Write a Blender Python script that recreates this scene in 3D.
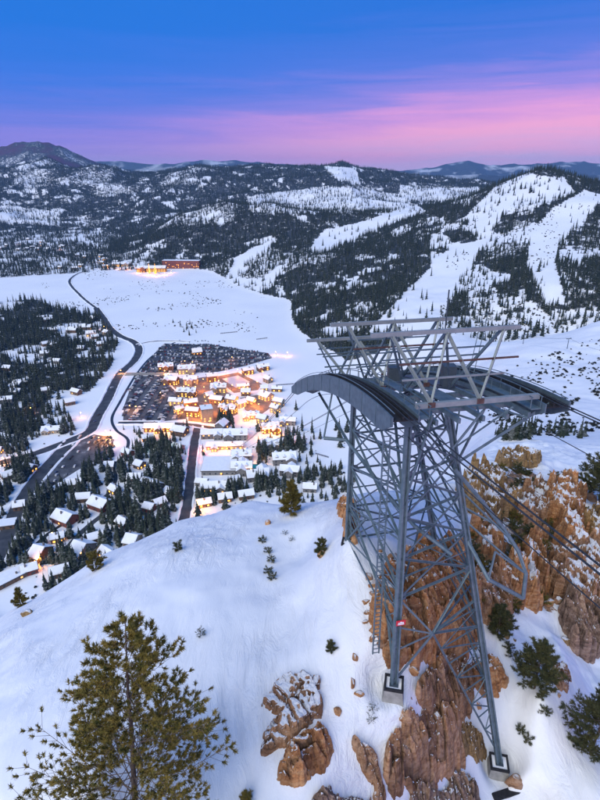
import bpy, bmesh, math, random
import numpy as np
from mathutils import Vector, Matrix

for _o in list(bpy.data.objects):
    bpy.data.objects.remove(_o, do_unlink=True)
SC = bpy.context.scene
COL = SC.collection
R = math.radians
rng = np.random.default_rng(7)
random.seed(7)

# ------------------------------------------------------------------ camera
ZC = 280.0                       # the drone hovers 280 m above the valley floor (z = 0)
FPX, PITCH = 555.0, R(22.0)
cam_d = bpy.data.cameras.new('camera')
cam_d.sensor_fit = 'VERTICAL'
cam_d.sensor_height = 36.0
cam_d.lens = 36.0 * FPX / 800.0
cam_d.clip_start = 0.5
cam_d.clip_end = 120000.0
cam = bpy.data.objects.new('camera', cam_d)
COL.objects.link(cam)
cam.location = (0, 0, ZC)
cam.rotation_euler = (math.pi / 2 - PITCH, 0, 0)
SC.camera = cam

# ------------------------------------------------------------------ exposure
SC.view_settings.view_transform = 'Standard'
SC.view_settings.look = 'None'
SC.view_settings.exposure = 0.30
SC.view_settings.gamma = 1.0
SC.render.engine = 'CYCLES'
SC.cycles.max_bounces = 5
SC.cycles.diffuse_bounces = 3
SC.cycles.glossy_bounces = 2
SC.cycles.transmission_bounces = 2
SC.cycles.volume_bounces = 0
SC.cycles.caustics_reflective = False
SC.cycles.caustics_refractive = False

# ------------------------------------------------------------------ dusk sky
SUN_EL, SUN_AZ = R(42.0), R(212.0)      # soft western afterglow: behind the camera, a little to the left
W = bpy.data.worlds.new('World')
SC.world = W
W.use_nodes = True
wt = W.node_tree
wt.nodes.clear()


def NN(t, typ, **kw):
    n = t.nodes.new(typ)
    for k, v in kw.items():
        if k.startswith('i_'):
            key = k[2:]
            key = int(key) if key.isdigit() else key.replace('_', ' ')
            n.inputs[key].default_value = v
        else:
            setattr(n, k, v)
    return n


def LK(t, a, b):
    t.links.new(a, b)


def ramp(t, stops, interp='LINEAR'):
    n = t.nodes.new('ShaderNodeValToRGB')
    n.color_ramp.interpolation = interp
    e = n.color_ramp.elements
    while len(e) < len(stops):
        e.new(0.5)
    for i, (p, c) in enumerate(stops):
        e[i].position = p
        e[i].color = (c[0], c[1], c[2], 1.0) if len(c) == 3 else c
    return n


def srgb(r, g, b):
    def f(c):
        c /= 255.0
        return c / 12.92 if c <= 0.04045 else ((c + 0.055) / 1.055) ** 2.4
    return (f(r), f(g), f(b))


tc = NN(wt, 'ShaderNodeTexCoord')
sep = NN(wt, 'ShaderNodeSeparateXYZ')
LK(wt, tc.outputs['Generated'], sep.inputs[0])
# thin streaky cloud: noise stretched along the horizon warps the height at which the colours sit
mp = NN(wt, 'ShaderNodeMapping')
mp.inputs['Scale'].default_value = (1.3, 1.3, 22.0)
LK(wt, tc.outputs['Generated'], mp.inputs[0])
nz = NN(wt, 'ShaderNodeTexNoise', i_Scale=2.4, i_Detail=8.0, i_Roughness=0.6, i_Distortion=0.6)
LK(wt, mp.outputs[0], nz.inputs['Vector'])
off = NN(wt, 'ShaderNodeMath', operation='MULTIPLY_ADD')
LK(wt, nz.outputs['Fac'], off.inputs[0])
off.inputs[1].default_value = 0.085
off.inputs[2].default_value = -0.0425
# the whole belt tilts a little: higher towards the north-east (right)
til = NN(wt, 'ShaderNodeMath', operation='MULTIPLY_ADD')
LK(wt, sep.outputs['X'], til.inputs[0])
til.inputs[1].default_value = -0.055
LK(wt, sep.outputs['Z'], til.inputs[2])
hh = NN(wt, 'ShaderNodeMath', operation='ADD')
LK(wt, til.outputs[0], hh.inputs[0])
LK(wt, off.outputs[0], hh.inputs[1])
SKY_COOL = [(0.0, srgb(170, 174, 232)), (0.012, srgb(174, 164, 230)), (0.04, srgb(172, 146, 228)), (0.07, srgb(142, 128, 226)),
            (0.10, srgb(102, 118, 224)), (0.15, srgb(44, 112, 222)), (0.22, srgb(0, 110, 216)), (0.6, srgb(36, 118, 204)), (1.0, srgb(40, 112, 196))]
SKY_PINK = [(0.0, srgb(210, 180, 230)), (0.02, srgb(228, 172, 222)), (0.05, srgb(248, 168, 214)), (0.075, srgb(222, 152, 220)),
            (0.105, srgb(150, 130, 224)), (0.145, srgb(80, 114, 220)), (0.21, srgb(18, 106, 212)), (0.6, srgb(36, 118, 204)), (1.0, srgb(40, 112, 196))]
r1 = ramp(wt, SKY_COOL)
r2 = ramp(wt, SKY_PINK)
LK(wt, hh.outputs[0], r1.inputs[0])
LK(wt, hh.outputs[0], r2.inputs[0])
az = NN(wt, 'ShaderNodeMapRange', interpolation_type='SMOOTHSTEP')
az.inputs['From Min'].default_value = -0.38
az.inputs['From Max'].default_value = 0.30
LK(wt, sep.outputs['X'], az.inputs['Value'])
mx = NN(wt, 'ShaderNodeMixRGB')
LK(wt, az.outputs[0], mx.inputs[0])
LK(wt, r1.outputs[0], mx.inputs[1])
LK(wt, r2.outputs[0], mx.inputs[2])
bg1 = NN(wt, 'ShaderNodeBackground', i_Strength=0.88)
LK(wt, mx.outputs[0], bg1.inputs['Color'])
sky = NN(wt, 'ShaderNodeTexSky')
sky.sky_type = 'NISHITA'
sky.sun_disc = False
sky.sun_elevation = R(1.0)
sky.sun_rotation = SUN_AZ
sky.altitude = 2100.0
bg2 = NN(wt, 'ShaderNodeBackground', i_Strength=0.015)
LK(wt, sky.outputs[0], bg2.inputs['Color'])
addw = NN(wt, 'ShaderNodeAddShader')
LK(wt, bg1.outputs[0], addw.inputs[0])
LK(wt, bg2.outputs[0], addw.inputs[1])
wo = NN(wt, 'ShaderNodeOutputWorld')
LK(wt, addw.outputs[0], wo.inputs['Surface'])

# ------------------------------------------------------------------ sun (already set: only a broad warm glow)
sun_d = bpy.data.lights.new('sun', 'SUN')
sun_d.energy = 2.6
sun_d.angle = R(60.0)
sun_d.color = (1.0, 0.955, 0.85)
sun = bpy.data.objects.new('sun', sun_d)
COL.objects.link(sun)
sdir = Vector((math.sin(SUN_AZ) * math.cos(SUN_EL), math.cos(SUN_AZ) * math.cos(SUN_EL), math.sin(SUN_EL)))
sun.rotation_euler = (-sdir).to_track_quat('-Z', 'Y').to_euler()
sun.location = sdir * 100 + Vector((0, 0, ZC))

# ------------------------------------------------------------------ survey helpers: bearing lines taken from the photograph
CP, SP = math.cos(PITCH), math.sin(PITCH)


def ray(px, py):
    v = 400.0 - py
    return px - 300.0, FPX * CP + v * SP, -FPX * SP + v * CP


def at_y(px, py, y):
    a, b, c = ray(px, py)
    return (a * y / b, y, ZC + c * y / b)


def on_z(px, py, z=0.0):
    a, b, c = ray(px, py)
    k = (z - ZC) / c
    return (a * k, b * k, z)


def proj(x, y, z):
    dz = z - ZC
    d = y * CP - dz * SP
    return 300.0 + FPX * x / d, 400.0 - FPX * (y * SP + dz * CP) / d


# ------------------------------------------------------------------ numpy noise
_P = np.random.default_rng(11).permutation(1024)
_G = np.random.default_rng(12).uniform(-1, 1, (1024,))


def vnoise(x, y, seed=0):
    xi = np.floor(x).astype(np.int64)
    yi = np.floor(y).astype(np.int64)
    fx, fy = x - xi, y - yi
    fx = fx * fx * fx * (fx * (fx * 6 - 15) + 10)
    fy = fy * fy * fy * (fy * (fy * 6 - 15) + 10)

    def h(a, b):
        return _G[_P[(_P[(a + seed * 37) & 1023] + b) & 1023]]
    a, b, c, d = h(xi, yi), h(xi + 1, yi), h(xi, yi + 1), h(xi + 1, yi + 1)
    return (a * (1 - fx) + b * fx) * (1 - fy) + (c * (1 - fx) + d * fx) * fy


def fbm(x, y, oct=4, seed=0, gain=0.5):
    s, a, t = 0.0, 1.0, 0.0
    for i in range(oct):
        s = s + a * vnoise(x, y, seed + i)
        t += a
        x, y, a = x * 2.03 + 13.7, y * 2.03 - 7.1, a * gain
    return s / t


def ridged(x, y, oct=4, seed=0):
    s, a, t = 0.0, 1.0, 0.0
    for i in range(oct):
        s = s + a * (1 - 2 * np.abs(vnoise(x, y, seed + i)))
        t += a
        x, y, a = x * 2.07 + 5.3, y * 2.07 + 9.2, a * 0.5
    return s / t


def sstep(a, b, x):
    t = np.clip((x - a) / (b - a), 0, 1)
    return t * t * (3 - 2 * t)


# ------------------------------------------------------------------ terrain: surveyed heights, interpolated over bearing and log distance
CTRL = [  # photograph bearing (px, py) and distance north of the camera in metres
    # near hill around the tower
    (394, 683, 31.4), (348, 540, 43.9), (500, 768, 34.3), (250, 800, 25), (300, 720, 29), (430, 795, 28.5), (100, 800, 24), (0, 800, 25),
    (-60, 720, 34), (0, 700, 34), (0, 640, 45), (0, 617, 55), (100, 600, 47), (100, 557, 63), (180, 522, 72), (200, 600, 43), (150, 650, 37), (250, 502, 78),
    (300, 507, 68), (300, 560, 51), (300, 620, 39), (345, 502, 60), (250, 690, 32), (395, 600, 37.5), (420, 660, 34),
    (460, 600, 45), (440, 540, 52), (460, 500, 68), (480, 462, 100), (480, 442, 150), (500, 436, 220), (450, 470, 84),
    (540, 700, 37), (540, 765, 33), (600, 800, 30), (660, 760, 36), (600, 720, 38.5), (600, 640, 50), (540, 640, 46), (540, 580, 58), (600, 560, 66),
    (600, 500, 88), (540, 510, 78), (600, 450, 130), (560, 446, 150), (600, 431, 210), (560, 437, 215), (680, 600, 60), (700, 460, 130),
    # near right hillside
    (520, 400, 330), (600, 400, 330), (680, 400, 330), (560, 370, 430), (600, 350, 520), (530, 346, 560), (600, 322, 660), (680, 300, 660),
    (470, 378, 520), (485, 345, 680), (470, 420, 330),
    # right mountain face, its peak and the ridge running off to the left
    (420, 330, 850), (355, 338, 950), (400, 310, 1000), (450, 280, 1200), (430, 250, 1500), (500, 302, 960), (480, 230, 1600), (550, 290, 960),
    (550, 230, 1400), (600, 292, 930), (600, 240, 1300), (545, 200, 1700), (545, 172, 1900), (520, 179, 1920), (500, 187, 1960), (460, 203, 2100), (430, 210, 2250),
    (570, 180, 1880), (600, 192, 1800), (660, 200, 1750), (720, 220, 1500), (700, 290, 930),
    # wooded hill across the valley
    (400, 212, 2400), (340, 213, 2400), (270, 206, 2500), (220, 205, 2550), (180, 214, 2600), (140, 236, 2700), (300, 270, 1520), (350, 262, 1500),
    (230, 240, 2150), (330, 240, 1900), (380, 240, 1800), (290, 300, 1330), (320, 310, 1150),
    # long wooded range behind
    (-80, 166, 5000), (0, 166, 5000), (50, 164, 5000), (100, 169, 5000), (140, 171, 5000), (170, 170, 5000), (205, 167, 5000), (230, 170, 5000), (250, 168, 5000), (270, 167, 5000), (290, 166.5, 5000), (315, 166.5, 5000), (340, 168, 5000), (360, 169, 5000),
    (380, 172, 5000), (420, 180, 5000), (480, 185, 5000), (540, 190, 5000), (620, 185, 5000), (720, 185, 5000),
    (20, 205, 3900), (100, 203, 3900), (180, 196, 3900), (250, 190, 3900), (350, 190, 3800), (440, 196, 3900), (350, 207, 3200), (250, 203, 3300), (430, 206, 3300),
    (0, 232, 3050), (90, 236, 3000),
    # dark dome far left
    (38, 143, 7000), (15, 146, 7000), (62, 148, 7000), (-20, 154, 7000), (85, 158, 7000), (110, 168, 7000), (-100, 166, 7000),
]
HIDDEN = [  # bearing px at the horizon, distance, height above the valley floor: the far sides nobody sees
    *[(p, 105, h) for p, h in ((-60, 165), (0, 178), (100, 190), (200, 196), (270, 200), (340, 205), (400, 205))],
    *[(p, 140, h) for p, h in ((-60, 118), (0, 130), (100, 140), (200, 150), (270, 155), (340, 160), (400, 170))],
    *[(p, 210, h) for p, h in ((-60, 50), (0, 60), (100, 70), (200, 80), (300, 85), (370, 92), (420, 120))],
    *[(p, 310, -6) for p in (-80, 0, 80, 160, 240)], (310, 320, 0), (380, 330, 20), (420, 340, 70),
    *[(p, 830, h) for p, h in ((520, 40), (600, 50), (700, 60))],
    *[(p, 2900, h) for p, h in ((200, 20), (280, 50), (360, 60), (440, 80))], *[(p, 2700, h) for p, h in ((500, 110), (580, 120), (700, 120))],
    *[(p, 6000, 150) for p in (-100, 0, 100, 300, 500, 700)], *[(p, 7000, 100) for p in (200, 300, 400, 500, 600, 720)],
    *[(p, 8500, 0) for p in (-100, 40, 200, 300, 400, 500, 600, 720)],
    *[(p, 15, h) for p, h in ((-200, 240), (0, 242), (150, 243), (300, 243), (450, 236), (600, 231), (800, 228))],
]
FLOOR = [*[(p, q) for q in (275, 300, 330, 370, 420, 470, 520) for p in (-120, -40, 40, 120, 200)], (-60, 255), (20, 252), (90, 258), (150, 272),
         (190, 290), (240, 300), (260, 320), (270, 345), (270, 380), (270, 420), (300, 440), (300, 395), (320, 380), (330, 420), (345, 460), (280, 480), (380, 400), (-100, 560), (0, 560), (60, 545)]
pts = []
for px, py, y in CTRL:
    pts.append(at_y(px, py, y))
for px, y, z in HIDDEN:
    a, b, c = ray(px, 176)
    pts.append((a * y / b, y, z))
for px, py in FLOOR:
    x, y, z = on_z(px, py)
    pts.append((x, y, -7.0))
pts = np.array(pts)
AK = 2.2


def key(x, y):
    return np.arctan2(x, y) * AK, 0.5 * np.log(x * x + y * y)


pk = np.stack(key(pts[:, 0], pts[:, 1]), 1)
SOFT = 0.03


def kern(d2):
    return np.sqrt(d2 + SOFT * SOFT)


n = len(pts)
A = np.zeros((n + 3, n + 3))
A[:n, :n] = kern(((pk[:, None] - pk[None]) ** 2).sum(-1))
# heights are fitted as depression slopes so that near and far relief carry the same weight
pr = np.hypot(pts[:, 0], pts[:, 1])
val = (pts[:, 2] - ZC) / pr
A[:n, :n] -= np.eye(n) * 0.004
A[:n, n] = 1
A[:n, n + 1:] = pk
A[n:, :n] = A[:n, n:].T
coef = np.linalg.solve(A, np.concatenate([val, np.zeros(3)]))


def base_height(x, y):
    t, l = key(x, y)
    sh = x.shape
    t, l = t.ravel(), l.ravel()
    out = np.empty(t.shape)
    for s in range(0, len(t), 60000):
        a, b = t[s:s + 60000], l[s:s + 60000]
        out[s:s + 60000] = kern((a[:, None] - pk[None, :, 0]) ** 2 + (b[:, None] - pk[None, :, 1]) ** 2) @ coef[:n] + coef[n] + a * coef[n + 1] + b * coef[n + 2]
    return out.reshape(sh) * np.hypot(x, y) + ZC


def height(x, y):
    z = base_height(x, y)
    r = np.hypot(x, y)
    up = sstep(2.0, 60.0, z)                       # no relief on the valley floor
    far = sstep(600, 2500, r)
    z = z + up * far * (ridged(x / 620.0, y / 620.0, 4, 3) * 0.011 + fbm(x / 160.0, y / 160.0, 4, 9) * 0.0035) * np.minimum(r, 6000)
    mid = sstep(150, 300, r) * (1 - sstep(900, 1600, r))
    z = z + up * mid * (fbm(x / 60.0, y / 60.0, 4, 21) * 4.0 + fbm(x / 14.0, y / 14.0, 3, 25) * 0.8)
    near = 1 - sstep(120, 220, r)
    z = z + near * (fbm(x / 9.0, y / 9.0, 3, 31) * 0.55 + fbm(x / 2.6, y / 5.0, 3, 35) * 0.10 + (ridged((x + 0.6 * y) / 5.5, (y - 0.6 * x) / 1.6, 3, 38) - 0.2) * 0.075 * sstep(-0.2, 0.35, fbm(x / 16.0, y / 16.0, 2, 39)))
    rr = near * sstep(6, 20, x - 0.10 * y) * sstep(34, 46, y)        # broken ground right of the tower
    z = z + rr * (ridged(x / 11.0, y / 11.0, 4, 41) * 1.6 + 0.3)
    # level benches dug for the tower footings
    for bx, by, bz in ((6.9, 31.4, 242.6), (18.1, 34.4, 229.5), (19.4, 30.2, 226.6)):
        q = np.exp(-((x - bx) ** 2 + (y - by) ** 2) ** 2 / 1.9 ** 4)
        z = z + (bz - z) * q
    # the valley floor is flat
    return np.where(z > 12, z, np.log1p(np.exp(np.clip(z, -60, 12))))


TH = np.radians(np.arange(-45.0, 45.01, 0.15))
RN = np.exp(np.concatenate([np.arange(math.log(14.0), math.log(170.0), 0.0062), np.arange(math.log(170.0), math.log(9000.0), 0.0085)]))
LR = np.log(RN)
TT, RR = np.meshgrid(TH, RN)
GX, GY = RR * np.sin(TT), RR * np.cos(TT)
GZ = height(GX, GY)


def ground(x, y):
    """height of the built terrain sheet below (x, y)"""
    x, y = np.asarray(x, float), np.asarray(y, float)
    th = (np.arctan2(x, y) - TH[0]) / (TH[1] - TH[0])
    lr = np.interp(0.5 * np.log(x * x + y * y), LR, np.arange(len(LR)))
    i = np.clip(np.floor(th).astype(int), 0, len(TH) - 2)
    j = np.clip(np.floor(lr).astype(int), 0, len(RN) - 2)
    fi, fj = np.clip(th - i, 0, 1), np.clip(lr - j, 0, 1)
    return (GZ[j, i] * (1 - fi) + GZ[j, i + 1] * fi) * (1 - fj) + (GZ[j + 1, i] * (1 - fi) + GZ[j + 1, i + 1] * fi) * fj


# plan position of the visible ground for a sight line (first hit along the bearing)
_RT = np.exp(np.arange(math.log(16.0), math.log(8500.0), 0.004))


def sight(px, py):
    a, b, c = ray(px, py)
    hx = math.hypot(a, b)
    x, y = a / hx * _RT, b / hx * _RT
    gap = ground(x, y) - (ZC + c / hx * _RT)
    k = int(np.argmax(gap > 0))
    if gap[k] <= 0:
        k = len(_RT) - 1
    return float(x[k]), float(y[k]), float(ground(x[k], y[k]))

# ------------------------------------------------------------------ materials
def material(name):
    m = bpy.data.materials.new(name)
    m.use_nodes = True
    t = m.node_tree
    b = t.nodes['Principled BSDF']
    b.inputs['Specular IOR Level'].default_value = 0.25
    return m, t, b


def noise_mat(name, c1, c2, scale=1.0, rough=0.85, detail=5.0, bump=0.0, bscale=None, metallic=0.0, pos=(0.35, 0.65), rand=0.0, spec=0.25, coord='Object', third=None, emit=None):
    m, t, b = material(name)
    tcn = NN(t, 'ShaderNodeTexCoord')
    n1 = NN(t, 'ShaderNodeTexNoise', i_Scale=scale, i_Detail=detail, i_Roughness=0.6)
    LK(t, tcn.outputs[coord], n1.inputs['Vector'])
    stops = [(pos[0], c1), (pos[1], c2)]
    if third:
        stops.append((min(pos[1] + 0.15, 1.0), third))
    r = ramp(t, stops)
    LK(t, n1.outputs['Fac'], r.inputs[0])
    out = r.outputs[0]
    if rand:
        oi = NN(t, 'ShaderNodeObjectInfo')
        mr = NN(t, 'ShaderNodeMapRange')
        mr.inputs['To Min'].default_value = 1 - rand
        mr.inputs['To Max'].default_value = 1 + rand
        LK(t, oi.outputs['Random'], mr.inputs['Value'])
        mv = NN(t, 'ShaderNodeVectorMath', operation='SCALE')
        LK(t, out, mv.inputs[0])
        LK(t, mr.outputs[0], mv.inputs['Scale'])
        out = mv.outputs[0]
    LK(t, out, b.inputs['Base Color'])
    b.inputs['Roughness'].default_value = rough
    b.inputs['Metallic'].default_value = metallic
    b.inputs['Specular IOR Level'].default_value = spec
    if bump:
        n2 = NN(t, 'ShaderNodeTexNoise', i_Scale=bscale or scale * 4, i_Detail=6.0, i_Roughness=0.65)
        LK(t, tcn.outputs[coord], n2.inputs['Vector'])
        bp = NN(t, 'ShaderNodeBump', i_Strength=bump, i_Distance=0.05)
        LK(t, n2.outputs['Fac'], bp.inputs['Height'])
        LK(t, bp.outputs[0], b.inputs['Normal'])
    if emit:
        b.inputs['Emission Color'].default_value = (*emit[0], 1)
        b.inputs['Emission Strength'].default_value = emit[1]
    return m


def glow_mat(name, col, strength):
    m, t, b = material(name)
    b.inputs['Base Color'].default_value = (*[min(c, 0.8) for c in col], 1)
    b.inputs['Emission Color'].default_value = (*col, 1)
    b.inputs['Emission Strength'].default_value = strength
    return m


def snow_ground(name, near):
    m, t, b = material(name)
    geo = NN(t, 'ShaderNodeNewGeometry')
    n1 = NN(t, 'ShaderNodeTexNoise', i_Scale=0.25 if near else 0.01, i_Detail=6.0)
    LK(t, geo.outputs['Position'], n1.inputs['Vector'])
    r = ramp(t, [(0.3, (0.80, 0.82, 0.85)), (0.7, (0.88, 0.89, 0.90))])
    LK(t, n1.outputs['Fac'], r.inputs[0])
    out = r.outputs[0]
    if not near:
        # brush, needles and young growth lying between the trees; attribute = how wooded the slope is
        at = NN(t, 'ShaderNodeAttribute', attribute_name='wooded')
        n2 = NN(t, 'ShaderNodeTexNoise', i_Scale=0.045, i_Detail=7.0, i_Roughness=0.72)
        LK(t, geo.outputs['Position'], n2.inputs['Vector'])
        ma = NN(t, 'ShaderNodeMath', operation='MULTIPLY_ADD')
        LK(t, at.outputs['Fac'], ma.inputs[0])
        ma.inputs[1].default_value = 0.42
        ma.inputs[2].default_value = -0.30
        mb = NN(t, 'ShaderNodeMath', operation='ADD')
        LK(t, ma.outputs[0], mb.inputs[0])
        LK(t, n2.outputs['Fac'], mb.inputs[1])
        rr_ = ramp(t, [(0.46, (0, 0, 0)), (0.56, (1, 1, 1))])
        LK(t, mb.outputs[0], rr_.inputs[0])
        mxn = NN(t, 'ShaderNodeMixRGB')
        LK(t, rr_.outputs[0], mxn.inputs[0])
        LK(t, out, mxn.inputs[1])
        # purple-red alpenglow on the farthest dome, painted into its reddish brush colour
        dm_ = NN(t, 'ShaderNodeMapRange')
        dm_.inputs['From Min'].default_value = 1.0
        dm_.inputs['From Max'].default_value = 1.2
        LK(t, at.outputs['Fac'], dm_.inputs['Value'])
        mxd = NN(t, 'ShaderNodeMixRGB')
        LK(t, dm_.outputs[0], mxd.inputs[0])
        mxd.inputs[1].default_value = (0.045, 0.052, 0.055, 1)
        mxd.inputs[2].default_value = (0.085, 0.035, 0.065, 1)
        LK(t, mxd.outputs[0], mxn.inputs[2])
        out = mxn.outputs[0]
    if near:
        # bare rock and frozen soil showing through where the slope is broken
        at = NN(t, 'ShaderNodeAttribute', attribute_name='rocky')
        n2 = NN(t, 'ShaderNodeTexNoise', i_Scale=0.33, i_Detail=9.0, i_Roughness=0.66, i_Distortion=0.7)
        LK(t, geo.outputs['Position'], n2.inputs['Vector'])
        ma = NN(t, 'ShaderNodeMath', operation='MULTIPLY_ADD')
        LK(t, at.outputs['Fac'], ma.inputs[0])
        ma.inputs[1].default_value = 0.55
        ma.inputs[2].default_value = -0.50
        mb = NN(t, 'ShaderNodeMath', operation='ADD')
        LK(t, ma.outputs[0], mb.inputs[0])
        LK(t, n2.outputs['Fac'], mb.inputs[1])
        rr_ = ramp(t, [(0.50, (0, 0, 0)), (0.53, (1, 1, 1))])
        LK(t, mb.outputs[0], rr_.inputs[0])
        n5 = NN(t, 'ShaderNodeTexNoise', i_Scale=0.9, i_Detail=8.0, i_Roughness=0.7)
        LK(t, geo.outputs['Position'], n5.inputs['Vector'])
        rc = ramp(t, [(0.34, (0.06, 0.05, 0.035)), (0.46, (0.15, 0.10, 0.055)), (0.56, (0.33, 0.18, 0.095)), (0.7, (0.20, 0.15, 0.11))])
        LK(t, n5.outputs['Fac'], rc.inputs[0])
        mxn = NN(t, 'ShaderNodeMixRGB')
        LK(t, rr_.outputs[0], mxn.inputs[0])
        LK(t, out, mxn.inputs[1])
        LK(t, rc.outputs[0], mxn.inputs[2])
        out = mxn.outputs[0]
    LK(t, out, b.inputs['Base Color'])
    b.inputs['Roughness'].default_value = 0.7
    b.inputs['Specular IOR Level'].default_value = 0.15
    if near:
        # wind ripples and small drifts
        mpn = NN(t, 'ShaderNodeMapping')
        mpn.inputs['Rotation'].default_value = (0, 0, R(35))
        mpn.inputs['Scale'].default_value = (1.0, 0.28, 1.0)
        LK(t, geo.outputs['Position'], mpn.inputs[0])
        n3 = NN(t, 'ShaderNodeTexNoise', i_Scale=0.9, i_Detail=10.0, i_Roughness=0.66, i_Distortion=0.9)
        LK(t, mpn.outputs[0], n3.inputs['Vector'])
        n6 = NN(t, 'ShaderNodeTexNoise', i_Scale=0.09, i_Detail=3.0)
        LK(t, geo.outputs['Position'], n6.inputs['Vector'])
        r6 = ramp(t, [(0.38, (0.12, 0.12, 0.12)), (0.62, (1.0, 1.0, 1.0))])
        LK(t, n6.outputs['Fac'], r6.inputs[0])
        bp = NN(t, 'ShaderNodeBump', i_Distance=0.45)
        LK(t, r6.outputs[0], bp.inputs['Strength'])
        LK(t, n3.outputs['Fac'], bp.inputs['Height'])
        LK(t, bp.outputs[0], b.inputs['Normal'])
    return m


M = {}
M['snow_near'] = snow_ground('wind_packed_snow', True)
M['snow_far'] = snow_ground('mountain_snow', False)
M['snow'] = noise_mat('roof_snow', (0.80, 0.82, 0.86), (0.88, 0.89, 0.90), 0.3, 0.7, bump=0.3)


def conifer_mat(name, c1, c2, snow=0.2):
    m, t, b = material(name)
    oi = NN(t, 'ShaderNodeObjectInfo')
    geo = NN(t, 'ShaderNodeNewGeometry')
    r = ramp(t, [(0.0, c1), (1.0, c2)])
    LK(t, oi.outputs['Random'], r.inputs[0])
    n = NN(t, 'ShaderNodeTexNoise', i_Scale=0.5, i_Detail=3.0)
    LK(t, geo.outputs['Position'], n.inputs['Vector'])
    # light dusting of snow lying on the upper side of some boughs
    s = NN(t, 'ShaderNodeSeparateXYZ')
    LK(t, geo.outputs['True Normal'], s.inputs[0])
    ab = NN(t, 'ShaderNodeMath', operation='ABSOLUTE')
    LK(t, s.outputs['Z'], ab.inputs[0])
    mu = NN(t, 'ShaderNodeMath', operation='MULTIPLY')
    LK(t, ab.outputs[0], mu.inputs[0])
    LK(t, n.outputs['Fac'], mu.inputs[1])
    rs = ramp(t, [(0.40, (0, 0, 0)), (0.56, (snow, snow, snow))])
    LK(t, mu.outputs[0], rs.inputs[0])
    mxn = NN(t, 'ShaderNodeMixRGB')
    LK(t, rs.outputs[0], mxn.inputs[0])
    LK(t, r.outputs[0], mxn.inputs[1])
    mxn.inputs[2].default_value = (0.8, 0.82, 0.85, 1)
    LK(t, mxn.outputs[0], b.inputs['Base Color'])
    b.inputs['Roughness'].default_value = 0.9
    b.inputs['Specular IOR Level'].default_value = 0.1
    return m


M['conifer'] = conifer_mat('dark_conifer', (0.022, 0.034, 0.028), (0.042, 0.052, 0.034), 0.16)
M['bark'] = noise_mat('bark', (0.06, 0.045, 0.035), (0.13, 0.095, 0.07), 6.0, 0.95)

# ------------------------------------------------------------------ object helpers


def mesh_obj(name, verts, faces, mat=None, parent=None, smooth=False):
    me = bpy.data.meshes.new(name)
    me.from_pydata([tuple(v) for v in verts], [], [tuple(f) for f in faces])
    me.update()
    if smooth:
        me.polygons.foreach_set('use_smooth', np.ones(len(me.polygons), bool))
    return link(name, me, mat, parent)


def link(name, me, mat=None, parent=None):
    if mat is not None and not me.materials:
        me.materials.append(mat)
    o = bpy.data.objects.new(name, me)
    COL.objects.link(o)
    if parent is not None:
        o.parent = parent
    return o


def np_mesh(name, v, f, smooth=False):
    """mesh from arrays; f is (n, 3) or (n, 4)"""
    v, f = np.asarray(v, float), np.asarray(f, np.int32)
    k = f.shape[1]
    me = bpy.data.meshes.new(name)
    me.vertices.add(len(v))
    me.vertices.foreach_set('co', v.ravel())
    me.loops.add(f.size)
    me.loops.foreach_set('vertex_index', f.ravel())
    me.polygons.add(len(f))
    me.polygons.foreach_set('loop_start', np.arange(0, f.size, k, dtype=np.int32))
    me.polygons.foreach_set('loop_total', np.full(len(f), k, np.int32))
    me.polygons.foreach_set('use_smooth', np.full(len(f), smooth, bool))
    me.update()
    return me


def tag(o, label=None, cat=None, group=None, kind=None):
    if label:
        o['label'] = label
    if cat:
        o['category'] = cat
    if group:
        o['group'] = group
    if kind:
        o['kind'] = kind
    return o


def empty(name, loc=(0, 0, 0), rz=0.0):
    o = bpy.data.objects.new(name, None)
    o.empty_display_size = 0.5
    COL.objects.link(o)
    o.location = loc
    o.rotation_euler = (0, 0, rz)
    return o


def copy_tree(o, parent=None):
    c = o.copy()
    COL.objects.link(c)
    c.parent = parent
    for ch in list(o.children):
        copy_tree(ch, c)
    return c


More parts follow.
